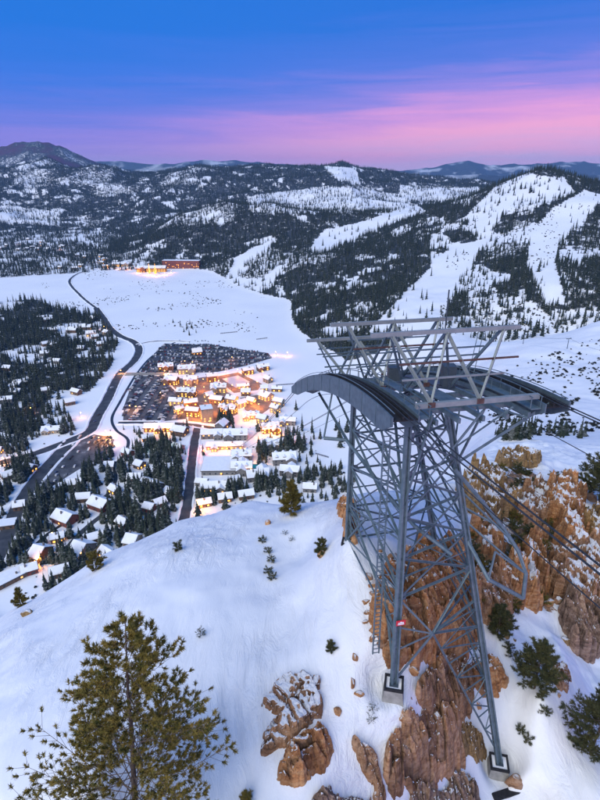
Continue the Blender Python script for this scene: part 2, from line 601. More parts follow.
class MB:
    """collects simple solids into one mesh"""

    def __init__(self):
        self.v, self.f = [], []

    def add(self, v, f):
        n0 = len(self.v)
        self.v += [tuple(p) for p in v]
        self.f += [tuple(i + n0 for i in q) for q in f]
        return self

    def box(self, a, b, rz=0.0, c=(0, 0)):
        x0, y0, z0 = a
        x1, y1, z1 = b
        p = [(x0, y0, z0), (x1, y0, z0), (x1, y1, z0), (x0, y1, z0), (x0, y0, z1), (x1, y0, z1), (x1, y1, z1), (x0, y1, z1)]
        return self.add(p, [(3, 2, 1, 0), (4, 5, 6, 7), (0, 1, 5, 4), (1, 2, 6, 5), (2, 3, 7, 6), (3, 0, 4, 7)])

    def bar(self, p, q, w, h=None, up=(0, 0, 1)):
        """square bar from p to q"""
        p, q = Vector(p), Vector(q)
        h = h or w
        d = (q - p).normalized()
        u = Vector(up)
        if abs(d.dot(u)) > 0.97:
            u = Vector((1, 0, 0))
        s = d.cross(u).normalized()
        u = s.cross(d).normalized()
        a, b = s * w / 2, u * h / 2
        c = [p - a - b, p + a - b, p + a + b, p - a + b, q - a - b, q + a - b, q + a + b, q - a + b]
        return self.add(c, [(3, 2, 1, 0), (4, 5, 6, 7), (0, 1, 5, 4), (1, 2, 6, 5), (2, 3, 7, 6), (3, 0, 4, 7)])

    def tube(self, path, rad, n=6, cap=True):
        path = [Vector(p) for p in path]
        rad = rad if hasattr(rad, '__len__') else [rad] * len(path)
        n0 = len(self.v)
        for i, p in enumerate(path):
            d = (path[min(i + 1, len(path) - 1)] - path[max(i - 1, 0)]).normalized()
            u = Vector((0, 0, 1)) if abs(d.z) < 0.95 else Vector((1, 0, 0))
            s = d.cross(u).normalized()
            u = s.cross(d)
            for k in range(n):
                t = 2 * math.pi * k / n
                self.v.append(tuple(p + (s * math.cos(t) + u * math.sin(t)) * rad[i]))
        for i in range(len(path) - 1):
            for k in range(n):
                a, b = n0 + i * n + k, n0 + i * n + (k + 1) % n
                self.f.append((a, b, b + n, a + n))
        if cap:
            self.f.append(tuple(n0 + k for k in reversed(range(n))))
            e = n0 + (len(path) - 1) * n
            self.f.append(tuple(e + k for k in range(n)))
        return self

    def prism(self, poly, z0, z1):
        m_ = len(poly)
        v = [(x, y, z0) for x, y in poly] + [(x, y, z1) for x, y in poly]
        f = [tuple(reversed(range(m_))), tuple(range(m_, 2 * m_))]
        f += [(i, (i + 1) % m_, (i + 1) % m_ + m_, i + m_) for i in range(m_)]
        return self.add(v, f)

    def build(self, name, mat=None, parent=None, smooth=False):
        return mesh_obj(name, self.v, self.f, mat, parent, smooth)

    def mesh(self, name, mat=None, smooth=False):
        me = bpy.data.meshes.new(name)
        me.from_pydata(self.v, [], self.f)
        me.update()
        if mat:
            me.materials.append(mat)
        if smooth:
            me.polygons.foreach_set('use_smooth', np.ones(len(me.polygons), bool))
        return me


# ------------------------------------------------------------------ where trees grow (outlines of woods and open runs, as surveyed)
def inside(px, py, poly):
    px, py = np.asarray(px), np.asarray(py)
    c = np.zeros(px.shape, bool)
    m_ = len(poly)
    for i in range(m_):
        x0, y0 = poly[i]
        x1, y1 = poly[(i + 1) % m_]
        k = ((y0 > py) != (y1 > py))
        with np.errstate(divide='ignore', invalid='ignore'):
            c ^= k & (px < (x1 - x0) * (py - y0) / (y1 - y0 + 1e-9) + x0)
    return c


RUNS = [
    ([(366, 334), (436, 334), (450, 302), (460, 278), (474, 262), (482, 243), (454, 243), (434, 264), (408, 290)], 0.03),
    ([(544, 304), (527, 264), (531, 231), (554, 208), (585, 190), (605, 196), (582, 222), (559, 243), (555, 262), (566, 304)], 0.03),
    ([(465, 217), (495, 187), (536, 172), (560, 176), (576, 192), (538, 206), (502, 216), (484, 238)], 0.14),
    ([(308, 251), (324, 230), (354, 224), (416, 205), (426, 211), (372, 231), (346, 243), (320, 254)], 0.03),
    ([(228, 273), (235, 260), (250, 249), (278, 238), (268, 249), (246, 263), (237, 276)], 0.0),
    ([(470, 300), (525, 290), (530, 306), (470, 318)], 0.45),
    ([(440, 318), (600, 308), (600, 335), (440, 350)], 0.35),
    ([(478, 240), (530, 218), (532, 250), (480, 262)], 0.75),
    ([(322, 166), (356, 168), (360, 184), (338, 180)], 0.05),
    ([(245, 196), (330, 186), (412, 196), (408, 214), (250, 212)], 0.42),
    ([(400, 185), (480, 188), (470, 205), (400, 200)], 0.45),
    ([(0, 205), (60, 212), (60, 226), (0, 222)], 0.45),
    ([(236, 305), (268, 296), (292, 330), (290, 352), (262, 330)], 0.0),
    ([(205, 296), (240, 290), (252, 304), (236, 312)], 0.12),
]
WOOD_LEFT = [(-60, 288), (20, 294), (45, 303), (75, 312), (100, 316), (118, 343), (112, 366), (98, 382), (84, 398), (66, 412), (40, 430), (15, 442), (-60, 462)]


def wooded(x, y, z):
    px, py = proj(x, y, z)
    r = np.hypot(x, y)
    d = np.zeros(np.shape(x))
    hill = z > 2.5
    clear = fbm(x / 60.0, y / 85.0, 4, 51, 0.65)
    patch = fbm(x / 420.0, y / 420.0, 3, 57)
    dm = 1.0 - 0.85 * sstep(0.20, 0.48, clear) - 0.35 * sstep(0.2, 0.5, patch)
    d = np.where(hill & (r > 860), dm, d)
    d = np.where(hill & (r > 2750), np.clip(dm, 0.2, 1), d)
    d = np.where(~hill & (r > 1880), 0.75 - 0.9 * sstep(0.0, 0.4, clear), d)
    # lower right slopes: clumps of trees on open snow
    lowr = hill & (px > 430) & (py > 222) & (r < 1700) & (r > 860)
    d = np.where(lowr, np.where(fbm(x / 55.0, y / 110.0, 3, 61) > -0.10, 0.95, 0.14), d)
    strip = inside(px, py, [(556, 236), (610, 214), (610, 302), (566, 306)])
    d = np.where(strip, 0.85 - 0.8 * sstep(0.1, 0.4, clear), d)
    peak = inside(px, py, [(528, 170), (546, 168), (566, 174), (560, 178), (536, 175)])
    d = np.where(inside(px, py, WOOD_LEFT) & (r < 1500), 0.95 - 0.9 * sstep(0.15, 0.45, fbm(x / 45.0, y / 45.0, 3, 71)), d)
    for poly, f in RUNS:
        k = inside(px, py, poly)
        d = np.where(k, d * f, d)
    d = np.where(peak, 0.9, d)
    return np.clip(d, 0, 1)


# ------------------------------------------------------------------ terrain sheets
def sheet(name, j0, j1, mat, wood):
    nx, rows = len(TH), j1 - j0
    x, y, z = GX[j0:j1], GY[j0:j1], GZ[j0:j1]
    v = np.stack([x.ravel(), y.ravel(), z.ravel()], 1)
    jj, ii = np.meshgrid(np.arange(rows - 1), np.arange(nx - 1), indexing='ij')
    a = (jj * nx + ii).ravel()
    me = np_mesh(name, v, np.stack([a, a + nx, a + nx + 1, a + 1], 1)[:, ::-1], True)
    if wood:
        at = me.attributes.new('wooded', 'FLOAT', 'POINT')
        w = wooded(x, y, z)
        w = np.where(np.hypot(x, y) > 6000, 1.08 + 0.45 * fbm(x / 260.0, y / 260.0, 4, 81, 0.6), w)  # far dome: values above one bring in the painted alpenglow tint
        at.data.foreach_set('value', w.ravel().astype(np.float32))
    else:
        px, py = proj(x, y, z)
        w = sstep(458, 478, px + fbm(x / 6, y / 6, 2, 3) * 20) * sstep(452, 482, py + fbm(x / 7, y / 7, 2, 5) * 25) * (1 - sstep(590, 650, py - (px - 540) * 0.35))
        shelf = inside(px, py, [(500, 440), (620, 430), (620, 505), (575, 512), (552, 476), (520, 470)])
        w = np.where(shelf, w * 0.35, w)
        w2 = 0.85 * sstep(372, 392, px) * (1 - sstep(470, 490, px)) * sstep(535, 555, py) * (1 - sstep(650, 690, py))
        at = me.attributes.new('rocky', 'FLOAT', 'POINT')
        at.data.foreach_set('value', np.maximum(w, w2).ravel().astype(np.float32))
    o = link(name, me, mat)
    o['kind'] = 'structure'
    return o


JS = int(np.searchsorted(RN, 170.0)) - 1
sheet('snowy_foreground_hill', 0, JS + 1, M['snow_near'], False)
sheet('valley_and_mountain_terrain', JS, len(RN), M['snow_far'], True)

# far ranges and the plateau between, to the horizon


def far_range(name, dist, prof, depth, mat, seed, amp):
    pxs = np.arange(-260, 861, 2.0)
    a, b, c = ray(pxs, np.interp(pxs, [p[0] for p in prof], [p[1] for p in prof]))
    crest_x, crest_z = a * dist / b, ZC + c * dist / b
    us = np.linspace(-1, 1, 33)
    X = np.repeat(crest_x[None], len(us), 0) * (1 + us[:, None] * depth / dist)
    Y = np.repeat(dist * (1 + us[:, None] * depth / dist), len(pxs), 1)
    fall = np.abs(us[:, None]) ** 0.9
    Z = crest_z[None] * (1 - fall) - 200 * fall
    Z = Z + (ridged(X / (amp * 5), Y / (amp * 5), 5, seed) - 0.25) * amp * (0.25 + fall * (1 - fall) * 3)
    nx = len(pxs)
    jj, ii = np.meshgrid(np.arange(len(us) - 1), np.arange(nx - 1), indexing='ij')
    q = (jj * nx + ii).ravel()
    me = np_mesh(name, np.stack([X.ravel(), Y.ravel(), Z.ravel()], 1), np.stack([q, q + 1, q + nx + 1, q + nx], 1), True)
    o = link(name, me, mat)
    o['kind'] = 'structure'
    return o


M['range'] = noise_mat('far_range', (0.05, 0.06, 0.07), (0.60, 0.62, 0.66), 0.0016, 0.9, detail=9.0, pos=(0.50, 0.64), coord='Object')
M['range2'] = noise_mat('far_wooded_range', (0.04, 0.05, 0.06), (0.55, 0.58, 0.62), 0.0012, 0.9, detail=9.0, pos=(0.56, 0.70), coord='Object')
far_range('distant_mountain_range', 15000.0, [(-260, 160), (60, 162), (110, 161), (150, 163), (180, 164), (205, 159), (225, 161), (260, 163), (330, 168), (365, 168), (400, 170), (430, 168), (450, 164), (468, 161), (490, 165), (515, 165), (540, 163), (575, 161), (600, 163), (860, 160)],
          2500.0, M['range'], 5, 240.0)
far_range('distant_foothills', 10800.0, [(-260, 170), (100, 169), (300, 172), (380, 173), (430, 177), (470, 175), (520, 178), (600, 175), (860, 174)], 1500.0, M['range2'], 15, 140.0)
pl = mesh_obj('outer_ground', [(-13500, 8000, -120), (13500, 8000, -120), (13500, 18500, -120), (-13500, 18500, -120)], [(0, 1, 2, 3)], M['range2'])
pl['kind'] = 'structure'


# ------------------------------------------------------------------ conifers
def conifer_mesh(name, levels, per, seed, width=0.17, core=True, gaps=0.0):
    """unit-height fir crown: whorls of drooping boughs, each bough a bent kite"""
    rg = random.Random(seed)
    v, f = [], []
    for i in range(levels):
        t = i / (levels - 1)
        z = 0.10 + 0.86 * t
        rad = width * (1 - t) ** 0.85 * rg.uniform(0.8, 1.15) + 0.012
        k = max(3, int(round(per * (1 - 0.45 * t))))
        a0 = rg.uniform(0, 6.28)
        for j in range(k):
            if rg.random() < gaps:
                continue
            a = a0 + 6.283 * j / k + rg.uniform(-0.25, 0.25)
            l = rad * rg.uniform(0.7, 1.2)
            dz = -l * rg.uniform(0.35, 0.75)
            w = l * rg.uniform(0.30, 0.45) + 0.008
            ca, sa = math.cos(a), math.sin(a)
            zb = z + rg.uniform(-0.01, 0.02)
            n0 = len(v)
            v += [(0, 0, zb + 0.02), (ca * l * 0.55 - sa * w, sa * l * 0.55 + ca * w, zb + dz * 0.45),
                  (ca * l, sa * l, zb + dz), (ca * l * 0.55 + sa * w, sa * l * 0.55 - ca * w, zb + dz * 0.45)]
            f += [(n0, n0 + 1, n0 + 2), (n0, n0 + 2, n0 + 3)]
    n0 = len(v)
    for j in range(5):
        v.append((math.cos(j * 1.257) * width * 0.45, math.sin(j * 1.257) * width * 0.45, 0.10))
    v.append((0, 0, 1.0))
    f += [(n0 + j, n0 + (j + 1) % 5, n0 + 5) for j in range(5)]
    me = bpy.data.meshes.new(name)
    me.from_pydata(v, [], f)
    me.update()
    me.materials.append(M['conifer'])
    return me


TRUNK = MB().tube([(0, 0, -0.03), (0, 0, 0.3), (0, 0, 0.85)], [0.022, 0.016, 0.004], 5).mesh('trunk', M['bark'])
CROWN_FAR = [conifer_mesh('crown', 6, 6, 100 + i, 0.13 + 0.02 * i) for i in range(5)]
CROWN_NEAR = [conifer_mesh('crown', 13, 9, 200 + i, (0.15, 0.18, 0.21, 0.16, 0.24)[i], gaps=0.08) for i in range(5)]


def scatter(name, P, scale, protos, label, cat):
    """one mass of many trees: geometry nodes put a tree on every point"""
    pc = bpy.data.collections.new(name + '_kinds')
    for me in protos:
        pc.objects.link(bpy.data.objects.new('tree_kind', me))
    me = bpy.data.meshes.new(name)
    me.vertices.add(len(P))
    me.vertices.foreach_set('co', np.asarray(P, np.float32).ravel())
    for nm, arr in (('size', scale), ('turn', rng.uniform(0, 6.28, len(P))), ('fat', rng.uniform(0.8, 1.3, len(P)))):
        me.attributes.new(nm, 'FLOAT', 'POINT').data.foreach_set('value', np.asarray(arr, np.float32))
    me.attributes.new('pick', 'INT', 'POINT').data.foreach_set('value', rng.integers(0, len(protos), len(P)).astype(np.int32))
    me.update()
    o = link(name, me)
    g = bpy.data.node_groups.new(name, 'GeometryNodeTree')
    g.interface.new_socket('Geometry', in_out='INPUT', socket_type='NodeSocketGeometry')
    g.interface.new_socket('Geometry', in_out='OUTPUT', socket_type='NodeSocketGeometry')
    gi, go = g.nodes.new('NodeGroupInput'), g.nodes.new('NodeGroupOutput')
    ci = g.nodes.new('GeometryNodeCollectionInfo')
    ci.inputs['Collection'].default_value = pc
    ci.inputs['Separate Children'].default_value = True
    ci.inputs['Reset Children'].default_value = True
    ip = g.nodes.new('GeometryNodeInstanceOnPoints')
    ip.inputs['Pick Instance'].default_value = True

    def attr(nm, ty):
        a = g.nodes.new('GeometryNodeInputNamedAttribute')
        a.data_type = ty
        a.inputs['Name'].default_value = nm
        return a.outputs['Attribute']
    cx = g.nodes.new('ShaderNodeCombineXYZ')
    g.links.new(attr('turn', 'FLOAT'), cx.inputs['Z'])
    sx = g.nodes.new('ShaderNodeCombineXYZ')
    fm = g.nodes.new('ShaderNodeMath')
    fm.operation = 'MULTIPLY'
    sz = attr('size', 'FLOAT')
    g.links.new(sz, fm.inputs[0])
    g.links.new(attr('fat', 'FLOAT'), fm.inputs[1])
    g.links.new(fm.outputs[0], sx.inputs['X'])
    g.links.new(fm.outputs[0], sx.inputs['Y'])
    g.links.new(sz, sx.inputs['Z'])
    g.links.new(gi.outputs[0], ip.inputs['Points'])
    g.links.new(ci.outputs[0], ip.inputs['Instance'])
    g.links.new(attr('pick', 'INT'), ip.inputs['Instance Index'])
    g.links.new(cx.outputs[0], ip.inputs['Rotation'])
    g.links.new(sx.outputs[0], ip.inputs['Scale'])
    g.links.new(ip.outputs[0], go.inputs[0])
    md = o.modifiers.new('scatter', 'NODES')
    md.node_group = g
    return tag(o, label, cat, None, 'stuff')


def ring_points(r0, r1, per, th=31.0):
    area = 0.5 * (r1 * r1 - r0 * r0) * R(2 * th)
    k = int(area / per)
    t = rng.uniform(-R(th), R(th), k)
    r = np.sqrt(rng.uniform(r0 * r0, r1 * r1, k))
    return r * np.sin(t), r * np.cos(t)


def stand(r0, r1, per, hmin, hmax):
    x, y = ring_points(r0, r1, per)
    z = ground(x, y)
    keep = rng.uniform(0, 1, len(x)) < wooded(x, y, z)
    px, py = proj(x, y, z + 15)
    keep &= (px > -40) & (px < 640)
    x, y, z = x[keep], y[keep], z[keep]
    return np.stack([x, y, z - 0.4], 1), rng.uniform(hmin, hmax, len(x)) * rng.choice([0.6, 0.85, 1, 1.15], len(x))


_a = [stand(640, 1300, 36, 12, 20), stand(1300, 2750, 76, 12, 22), stand(2750, 5600, 175, 15, 24)]
scatter('forest', np.concatenate([q[0] for q in _a]), np.concatenate([q[1] for q in _a]), CROWN_FAR, 'dark conifer forest covering the mountains around the snowy valley', 'forest')
print('FOREST', [len(q[0]) for q in _a])

# ------------------------------------------------------------------ aerial tramway tower
# local frame: U metres downhill along the ropes, V metres to the right, z above the valley floor
T0 = Vector((7.1, 32.0, 0.0))
UD = Vector((-math.sin(R(12)), math.cos(R(12)), 0))
VD = Vector((math.cos(R(12)), math.sin(R(12)), 0))


def TW(U, V, z):
    return T0 + UD * U + VD * V + Vector((0, 0, ZC + z))


def steel_mat(name, c1, c2, rust):
    m, t, b = material(name)
    geo = NN(t, 'ShaderNodeNewGeometry')
    n1 = NN(t, 'ShaderNodeTexNoise', i_Scale=1.7, i_Detail=6.0, i_Roughness=0.65)
    LK(t, geo.outputs['Position'], n1.inputs['Vector'])
    r = ramp(t, [(0.3, c1), (0.65, c2)])
    LK(t, n1.outputs['Fac'], r.inputs[0])
    n2 = NN(t, 'ShaderNodeTexNoise', i_Scale=0.9, i_Detail=8.0, i_Roughness=0.7)
    LK(t, geo.outputs['Position'], n2.inputs['Vector'])
    rr_ = ramp(t, [(0.60, (0, 0, 0)), (0.72, (rust, rust, rust))])
    LK(t, n2.outputs['Fac'], rr_.inputs[0])
    mxn = NN(t, 'ShaderNodeMixRGB')
    LK(t, rr_.outputs[0], mxn.inputs[0])
    LK(t, r.outputs[0], mxn.inputs[1])
    mxn.inputs[2].default_value = (0.16, 0.085, 0.05, 1)
    LK(t, mxn.outputs[0], b.inputs['Base Color'])
    b.inputs['Roughness'].default_value = 0.55
    b.inputs['Metallic'].default_value = 0.25
    b.inputs['Specular IOR Level'].default_value = 0.4
    return m


M['steel'] = steel_mat('galvanised_steel', (0.07, 0.115, 0.145), (0.15, 0.205, 0.235), 0.5)
M['steel_dark'] = steel_mat('dark_steel', (0.045, 0.065, 0.085), (0.08, 0.105, 0.125), 0.3)
M['steel_light'] = steel_mat('weathered_light_steel', (0.19, 0.225, 0.235), (0.28, 0.31, 0.31), 0.6)
M['rust'] = noise_mat('rusty_rail', (0.075, 0.04, 0.038), (0.12, 0.07, 0.06), 3.0, 0.8)
M['black'] = noise_mat('black_rubber', (0.012, 0.013, 0.016), (0.03, 0.03, 0.034), 4.0, 0.8)
M['plate'] = steel_mat('painted_saddle_plate', (0.065, 0.10, 0.13), (0.12, 0.17, 0.205), 0.25)
M['concrete'] = noise_mat('concrete', (0.22, 0.215, 0.20), (0.34, 0.33, 0.31), 1.5, 0.9, bump=0.4)
M['red'] = noise_mat('red_sign', (0.55, 0.02, 0.04), (0.62, 0.03, 0.05), 5.0, 0.5)
M['white'] = noise_mat('white_paint', (0.75, 0.75, 0.76), (0.82, 0.82, 0.82), 5.0, 0.5)

tower = empty('tramway_tower', TW(6, 5, -36))
tag(tower, 'tall blue-grey steel lattice tower carrying two arched cable saddles', 'tower')
_tinv = tower.matrix_world.copy()
bpy.context.view_layer.update()
TL = Vector(tower.location)


def tl(*a):
    return TW(*a) - TL


def angle_bar(name, p, q, w, mat, parent, th=None):
    """rolled L section from p to q"""
    p, q = Vector(p), Vector(q)
    th = th or max(w * 0.16, 0.02)
    d = (q - p).normalized()
    u = Vector((0, 0, 1)) if abs(d.z) < 0.9 else VD.copy()
    s = d.cross(u).normalized()
    u = s.cross(d).normalized()
    pr_ = [(-w / 2, -w / 2), (w / 2, -w / 2), (w / 2, -w / 2 + th), (-w / 2 + th, -w / 2 + th), (-w / 2 + th, w / 2), (-w / 2, w / 2)]
    v = [c + s * a + u * b for c in (p, q) for a, b in pr_]
    f = [(i, (i + 1) % 6, (i + 1) % 6 + 6, i + 6) for i in range(6)] + [(5, 4, 3, 2, 1, 0), (6, 7, 8, 9, 10, 11)]
    return mesh_obj(name, v, f, mat, parent)


def member(name, p, q, w, mat='steel', parent=None):
    return angle_bar(name, tl(*p), tl(*q), w * 0.84, M[mat], parent or tower)


# the four corner legs: foot -> top
FEET = {1: (-0.6, 0.0, -36.2), 3: (12.3, 0.0, -32.4), 2: (0.0, 11.2, -49.3), 4: (12.5, 10.0, -44.0)}
TOPS = {1: (2.0, 0.65, -15.6), 3: (12.4, 0.1, -17.4), 2: (4.0, 4.5, -15.4), 4: (12.6, 5.2, -16.8)}
_f4 = TW(*FEET[4])
FEET[4] = (12.5, 10.0, float(ground(_f4.x, _f4.y)) - ZC)


def leg_at(k, z):
    a, b = FEET[k], TOPS[k]
    t = (z - a[2]) / (b[2] - a[2])
    return tuple(a[i] + (b[i] - a[i]) * t for i in range(3))


for k in (1, 2, 3, 4):
    mb = MB()
    a, b = Vector(tl(*FEET[k])), Vector(tl(*TOPS[k]))
    d = (b - a).normalized()
    s = d.cross(UD).normalized()
    u = s.cross(d)
    # built-up leg: two channels with a recessed web and stiffener plates
    w = 0.20 if k in (1, 2) else 0.18
    mb.bar(a + s * w, b + s * w * 0.7, 0.14, 0.38, UD)
    mb.bar(a - s * w, b - s * w * 0.7, 0.14, 0.38, UD)
    mb.bar(a, b, 0.27, 0.06, UD)
    mb.build('leg', M['steel'], tower)


def face(i, j, zs, wide=0.17, cross=True, horiz=True):
    """X bracing between two legs at a ladder of heights"""
    for n_, z in enumerate(zs):
        p, q = leg_at(i, z), leg_at(j, z)
        if horiz:
            member('horizontal_brace', p, q, wide)
        nrm = (tl(*q) - tl(*p)).cross(Vector((0, 0, 1))).normalized()
        for e, o_ in ((p, q), (q, p)):
            c = tl(*e) + (tl(*o_) - tl(*e)).normalized() * 0.42
            MB().bar(c - Vector((0, 0, 0.34)), c + Vector((0, 0, 0.34)), 0.5, 0.035, nrm).build('gusset_plate', M['steel'], tower)
        if n_ + 1 < len(zs) and cross:
            z2 = zs[n_ + 1]
            member('diagonal_brace', p, leg_at(j, z2), wide)
            member('diagonal_brace', q, leg_at(i, z2), wide)
            # half-height secondary struts to the crossing point
            pm, qm = leg_at(i, (z + z2) / 2), leg_at(j, (z + z2) / 2)
            c = tuple((pm[a_] + qm[a_]) / 2 for a_ in range(3))
            member('secondary_brace', pm, c, wide * 0.65)
            member('secondary_brace', qm, c, wide * 0.65)


face(1, 3, [-17.6, -20.6, -24.2, -28.2, -32.0], 0.18)
face(1, 2, [-16.6, -19.4, -22.4, -25.6, -28.8], 0.18)
face(2, 4, [-17.2, -21.0, -25.0, -29.5, -35.0, -41.0], 0.17)
face(3, 4, [-17.8, -21.0, -24.5, -28.5, -32.0], 0.17)
# plan bracing
for z in (-19.4, -24.2, -28.8):
    member('plan_brace', leg_at(1, z), leg_at(4, z), 0.15)
    member('plan_brace', leg_at(2, z), leg_at(3, z), 0.15)
# lower portal of the near face: star node, raking struts and laced inner chords
MN = (0.0, 3.1, -32.4)
for q in (leg_at(1, -28.8), leg_at(2, -28.8), leg_at(1, -31.2), leg_at(2, -31.8), leg_at(1, -33.2), leg_at(2, -34.4)):
    member('star_brace', MN, q, 0.18)
member('raking_strut', MN, leg_at(1, -35.9), 0.24)


def laced(chord_a, chord_b, leg_no, z0, z1, n_):
    """inner chord running to the foot, laced to the leg"""
    member('inner_chord', chord_a, chord_b, 0.2)
    for i in range(n_):
        t0, t1 = i / n_, (i + 1) / n_
        pa = tuple(chord_a[k] + (chord_b[k] - chord_a[k]) * t0 for k in range(3))
        pb = tuple(chord_a[k] + (chord_b[k] - chord_a[k]) * t1 for k in range(3))
        la, lb = leg_at(leg_no, z0 + (z1 - z0) * t0), leg_at(leg_no, z0 + (z1 - z0) * t1)
        member('lacing_bar', pa, la, 0.10)
        member('lacing_bar', pa, lb, 0.10) if i % 2 else member('lacing_bar', la, pb, 0.10)


laced(MN, leg_at(2, -48.2), 2, -32.6, -48.0, 9)
MR = (6.3, 10.0, -34.0)
laced(MR, leg_at(2, -48.4), 2, -31.5, -48.2, 9)
laced((4.5, 0.3, -28.0), leg_at(1, -35.8), 1, -27.0, -35.7, 6)
laced((8.0, 0.1, -27.0), leg_at(3, -32.1), 3, -26.0, -32.0, 4)
member('raking_strut', MN, MR, 0.14)
member('raking_strut', MR, leg_at(4, -35.0), 0.17)
member('ladder_rail', (1.0, -0.75, -34.6), (2.6, -0.35, -16.5), 0.11)
member('ladder_rail', (1.0, -1.25, -34.6), (2.6, -0.85, -16.5), 0.11)
rg_ = MB()
for i in range(50):
    t = i / 49
    rg_.bar(tl(1.0 + 1.6 * t, -0.75 + 0.4 * t, -34.5 + 17.9 * t), tl(1.0 + 1.6 * t, -1.25 + 0.4 * t, -34.5 + 17.9 * t), 0.05)
rg_.build('ladder_rungs', M['steel'], tower)['kind'] = 'stuff'


# ---- saddles: long arched girders, open trough on top, walkway and railing inside
def zs(U):
    return -14.15 - 0.035 * U - 0.0082 * U * U


def sweep(prof_fn, u0, u1, n_):
    mb = MB()
    us = [u0 + (u1 - u0) * i / n_ for i in range(n_ + 1)]
    first = prof_fn(us[0])
    m_ = len(first)
    for U in us:
        mb.v += [tuple(tl(U, v_, z_)) for v_, z_ in prof_fn(U)]
    for i in range(n_):
        for k in range(m_):
            a, b = i * m_ + k, i * m_ + (k + 1) % m_
            mb.f.append((a, a + m_, b + m_, b))
    mb.f.append(tuple(range(m_)))
    mb.f.append(tuple(reversed(range(n_ * m_, n_ * m_ + m_))))
    return mb


def rect(v0, v1, top, bot):
    return lambda U: [(v0, zs(U) + (bot(U) if callable(bot) else bot)), (v1, zs(U) + (bot(U) if callable(bot) else bot)), (v1, zs(U) + top), (v0, zs(U) + top)]


def saddle(vo, side, label):
    """vo = rope line, side = +1 when the tower body lies towards +V"""
    u0, u1 = 0.1, 32.6
    dep = lambda U: -0.40 - 1.15 * min(1.0, (U - u0 + 0.3) / 2.2) * min(1.0, (u1 - U + 1.6) / 5.0)
    s = sweep(rect(vo - 0.06 - 0.95 * side, vo + 0.06 - 0.95 * side, 0.10, dep), u0, u1, 40).build('saddle', M['plate'], tower)
    s['label'] = label
    sweep(rect(vo - 0.05 + 0.85 * side, vo + 0.05 + 0.85 * side, 0.06, dep), u0, u1, 40).build('inner_side_plate', M['plate'], s)
    lo, hi = sorted((vo - 0.90 * side, vo + 0.80 * side))
    sweep(rect(lo + 0.02, hi - 0.02, -0.16, -0.26), u0 + 0.05, u1 - 0.1, 40).build('trough_floor', M['black'], s)
    for o_ in (-0.18, 0.18):
        sweep(rect(vo + o_ - 0.07, vo + o_ + 0.07, 0.06, -0.155), u0 + 0.08, u1 - 0.1, 40).build('rope_shoe', M['black'], s)
    for U in (0.2, 3, 6, 9, 12, 15, 18, 21, 24, 27, 30, 32.6):       # plate stiffeners on the outer side
        e = vo - 1.02 * side
        MB().bar(tl(U, e, zs(U) + 0.10), tl(U, e, zs(U) + dep(U) + 0.05), 0.03, 0.05, VD).build('stiffener', M['plate'], s)
    # walkway with grating bars
    lo, hi = sorted((vo + 0.95 * side, vo + 1.7 * side))
    wk = sweep(rect(lo, hi, -0.30, -0.38), 0.4, 30.5, 34).build('walkway', M['steel'], s)
    for e in (vo + 0.98 * side, vo + 1.72 * side):
        sweep(rect(e - 0.03, e + 0.03, 0.55, 0.49), 0.4, 30.5, 34).build('handrail', M['steel'], s)
        pb = MB()
        for i in range(13):
            U = 0.5 + 2.48 * i
            pb.bar(tl(U, e, zs(U) - 0.3), tl(U, e, zs(U) + 0.55), 0.05)
        pb.build('railing_posts', M['steel'], s)['kind'] = 'stuff'
    # rail along the outer rim
    e = vo - 0.80 * side
    sweep(rect(e - 0.025, e + 0.025, 0.34, 0.29), 0.2, 32.0, 34).build('rim_rail', M['steel'], s)
    return s


saddle(-0.35, 1, 'arched left cable saddle with dark open trough')
saddle(10.35, -1, 'arched right cable saddle reaching out past the tower')

# head frame: cross beams and stringers following the saddles
for U, w, mt in ((0.9, 0.34, 'steel_light'), (3.7, 0.3, 'steel'), (7.3, 0.36, 'steel'), (12.0, 0.40, 'steel'), (16.5, 0.34, 'steel'), (21.0, 0.34, 'steel'), (25.5, 0.3, 'steel')):
    z = zs(U) + 0.42 if U < 1 else zs(U) - 1.1
    MB().bar(tl(U, 0.55 if U < 1 else 0.55, z), tl(U, 9.4, z), 0.3, w).build('cross_beam', M[mt], tower)
for v_ in (2.0, 3.6, 5.35, 7.1, 8.7):
    sweep(rect(v_ - 0.1, v_ + 0.1, -0.62, -0.98), 0.6, 25.5, 24).build('stringer', M['steel'], tower)
for i, (u0, u1, v0, v1) in enumerate(((7.6, 13.0, 2.3, 3.4), (9.0, 16.0, 5.6, 6.9), (4.0, 7.0, 3.9, 5.2))):
    sweep(rect(v0, v1, -0.50, -0.58), u0, u1, 10).build('deck_grating', M['steel_dark'] if i % 2 else M['steel'], tower)
# machine boxes standing on the deck
for (U, V, a, b, h) in ((8.5, 6.6, 0.5, 0.5, 1.7), (13.5, 4.0, 0.5, 0.5, 1.2)):
    p = tl(U, V, zs(U) - 0.5)
    MB().box((p.x - a, p.y - b, p.z), (p.x + a, p.y + b, p.z + h)).build('machine_box', M['steel_dark'], tower)
for a_, b_ in (((0.4, 1.6), (7.3, 4.6)), ((0.4, 5.0), (7.3, 2.5)), ((0.4, 5.0), (7.3, 8.4)), ((7.3, 2.0), (12, 6.0)), ((7.3, 8.5), (12, 5.0)), ((12, 2.0), (21, 8.0)), ((12, 8.0), (21, 2.0)), ((0.4, 8.5), (7.3, 6.0))):
    member('deck_brace', (a_[0], a_[1], zs(a_[0]) - 0.9), (b_[0], b_[1], zs(b_[0]) - 0.9), 0.17)

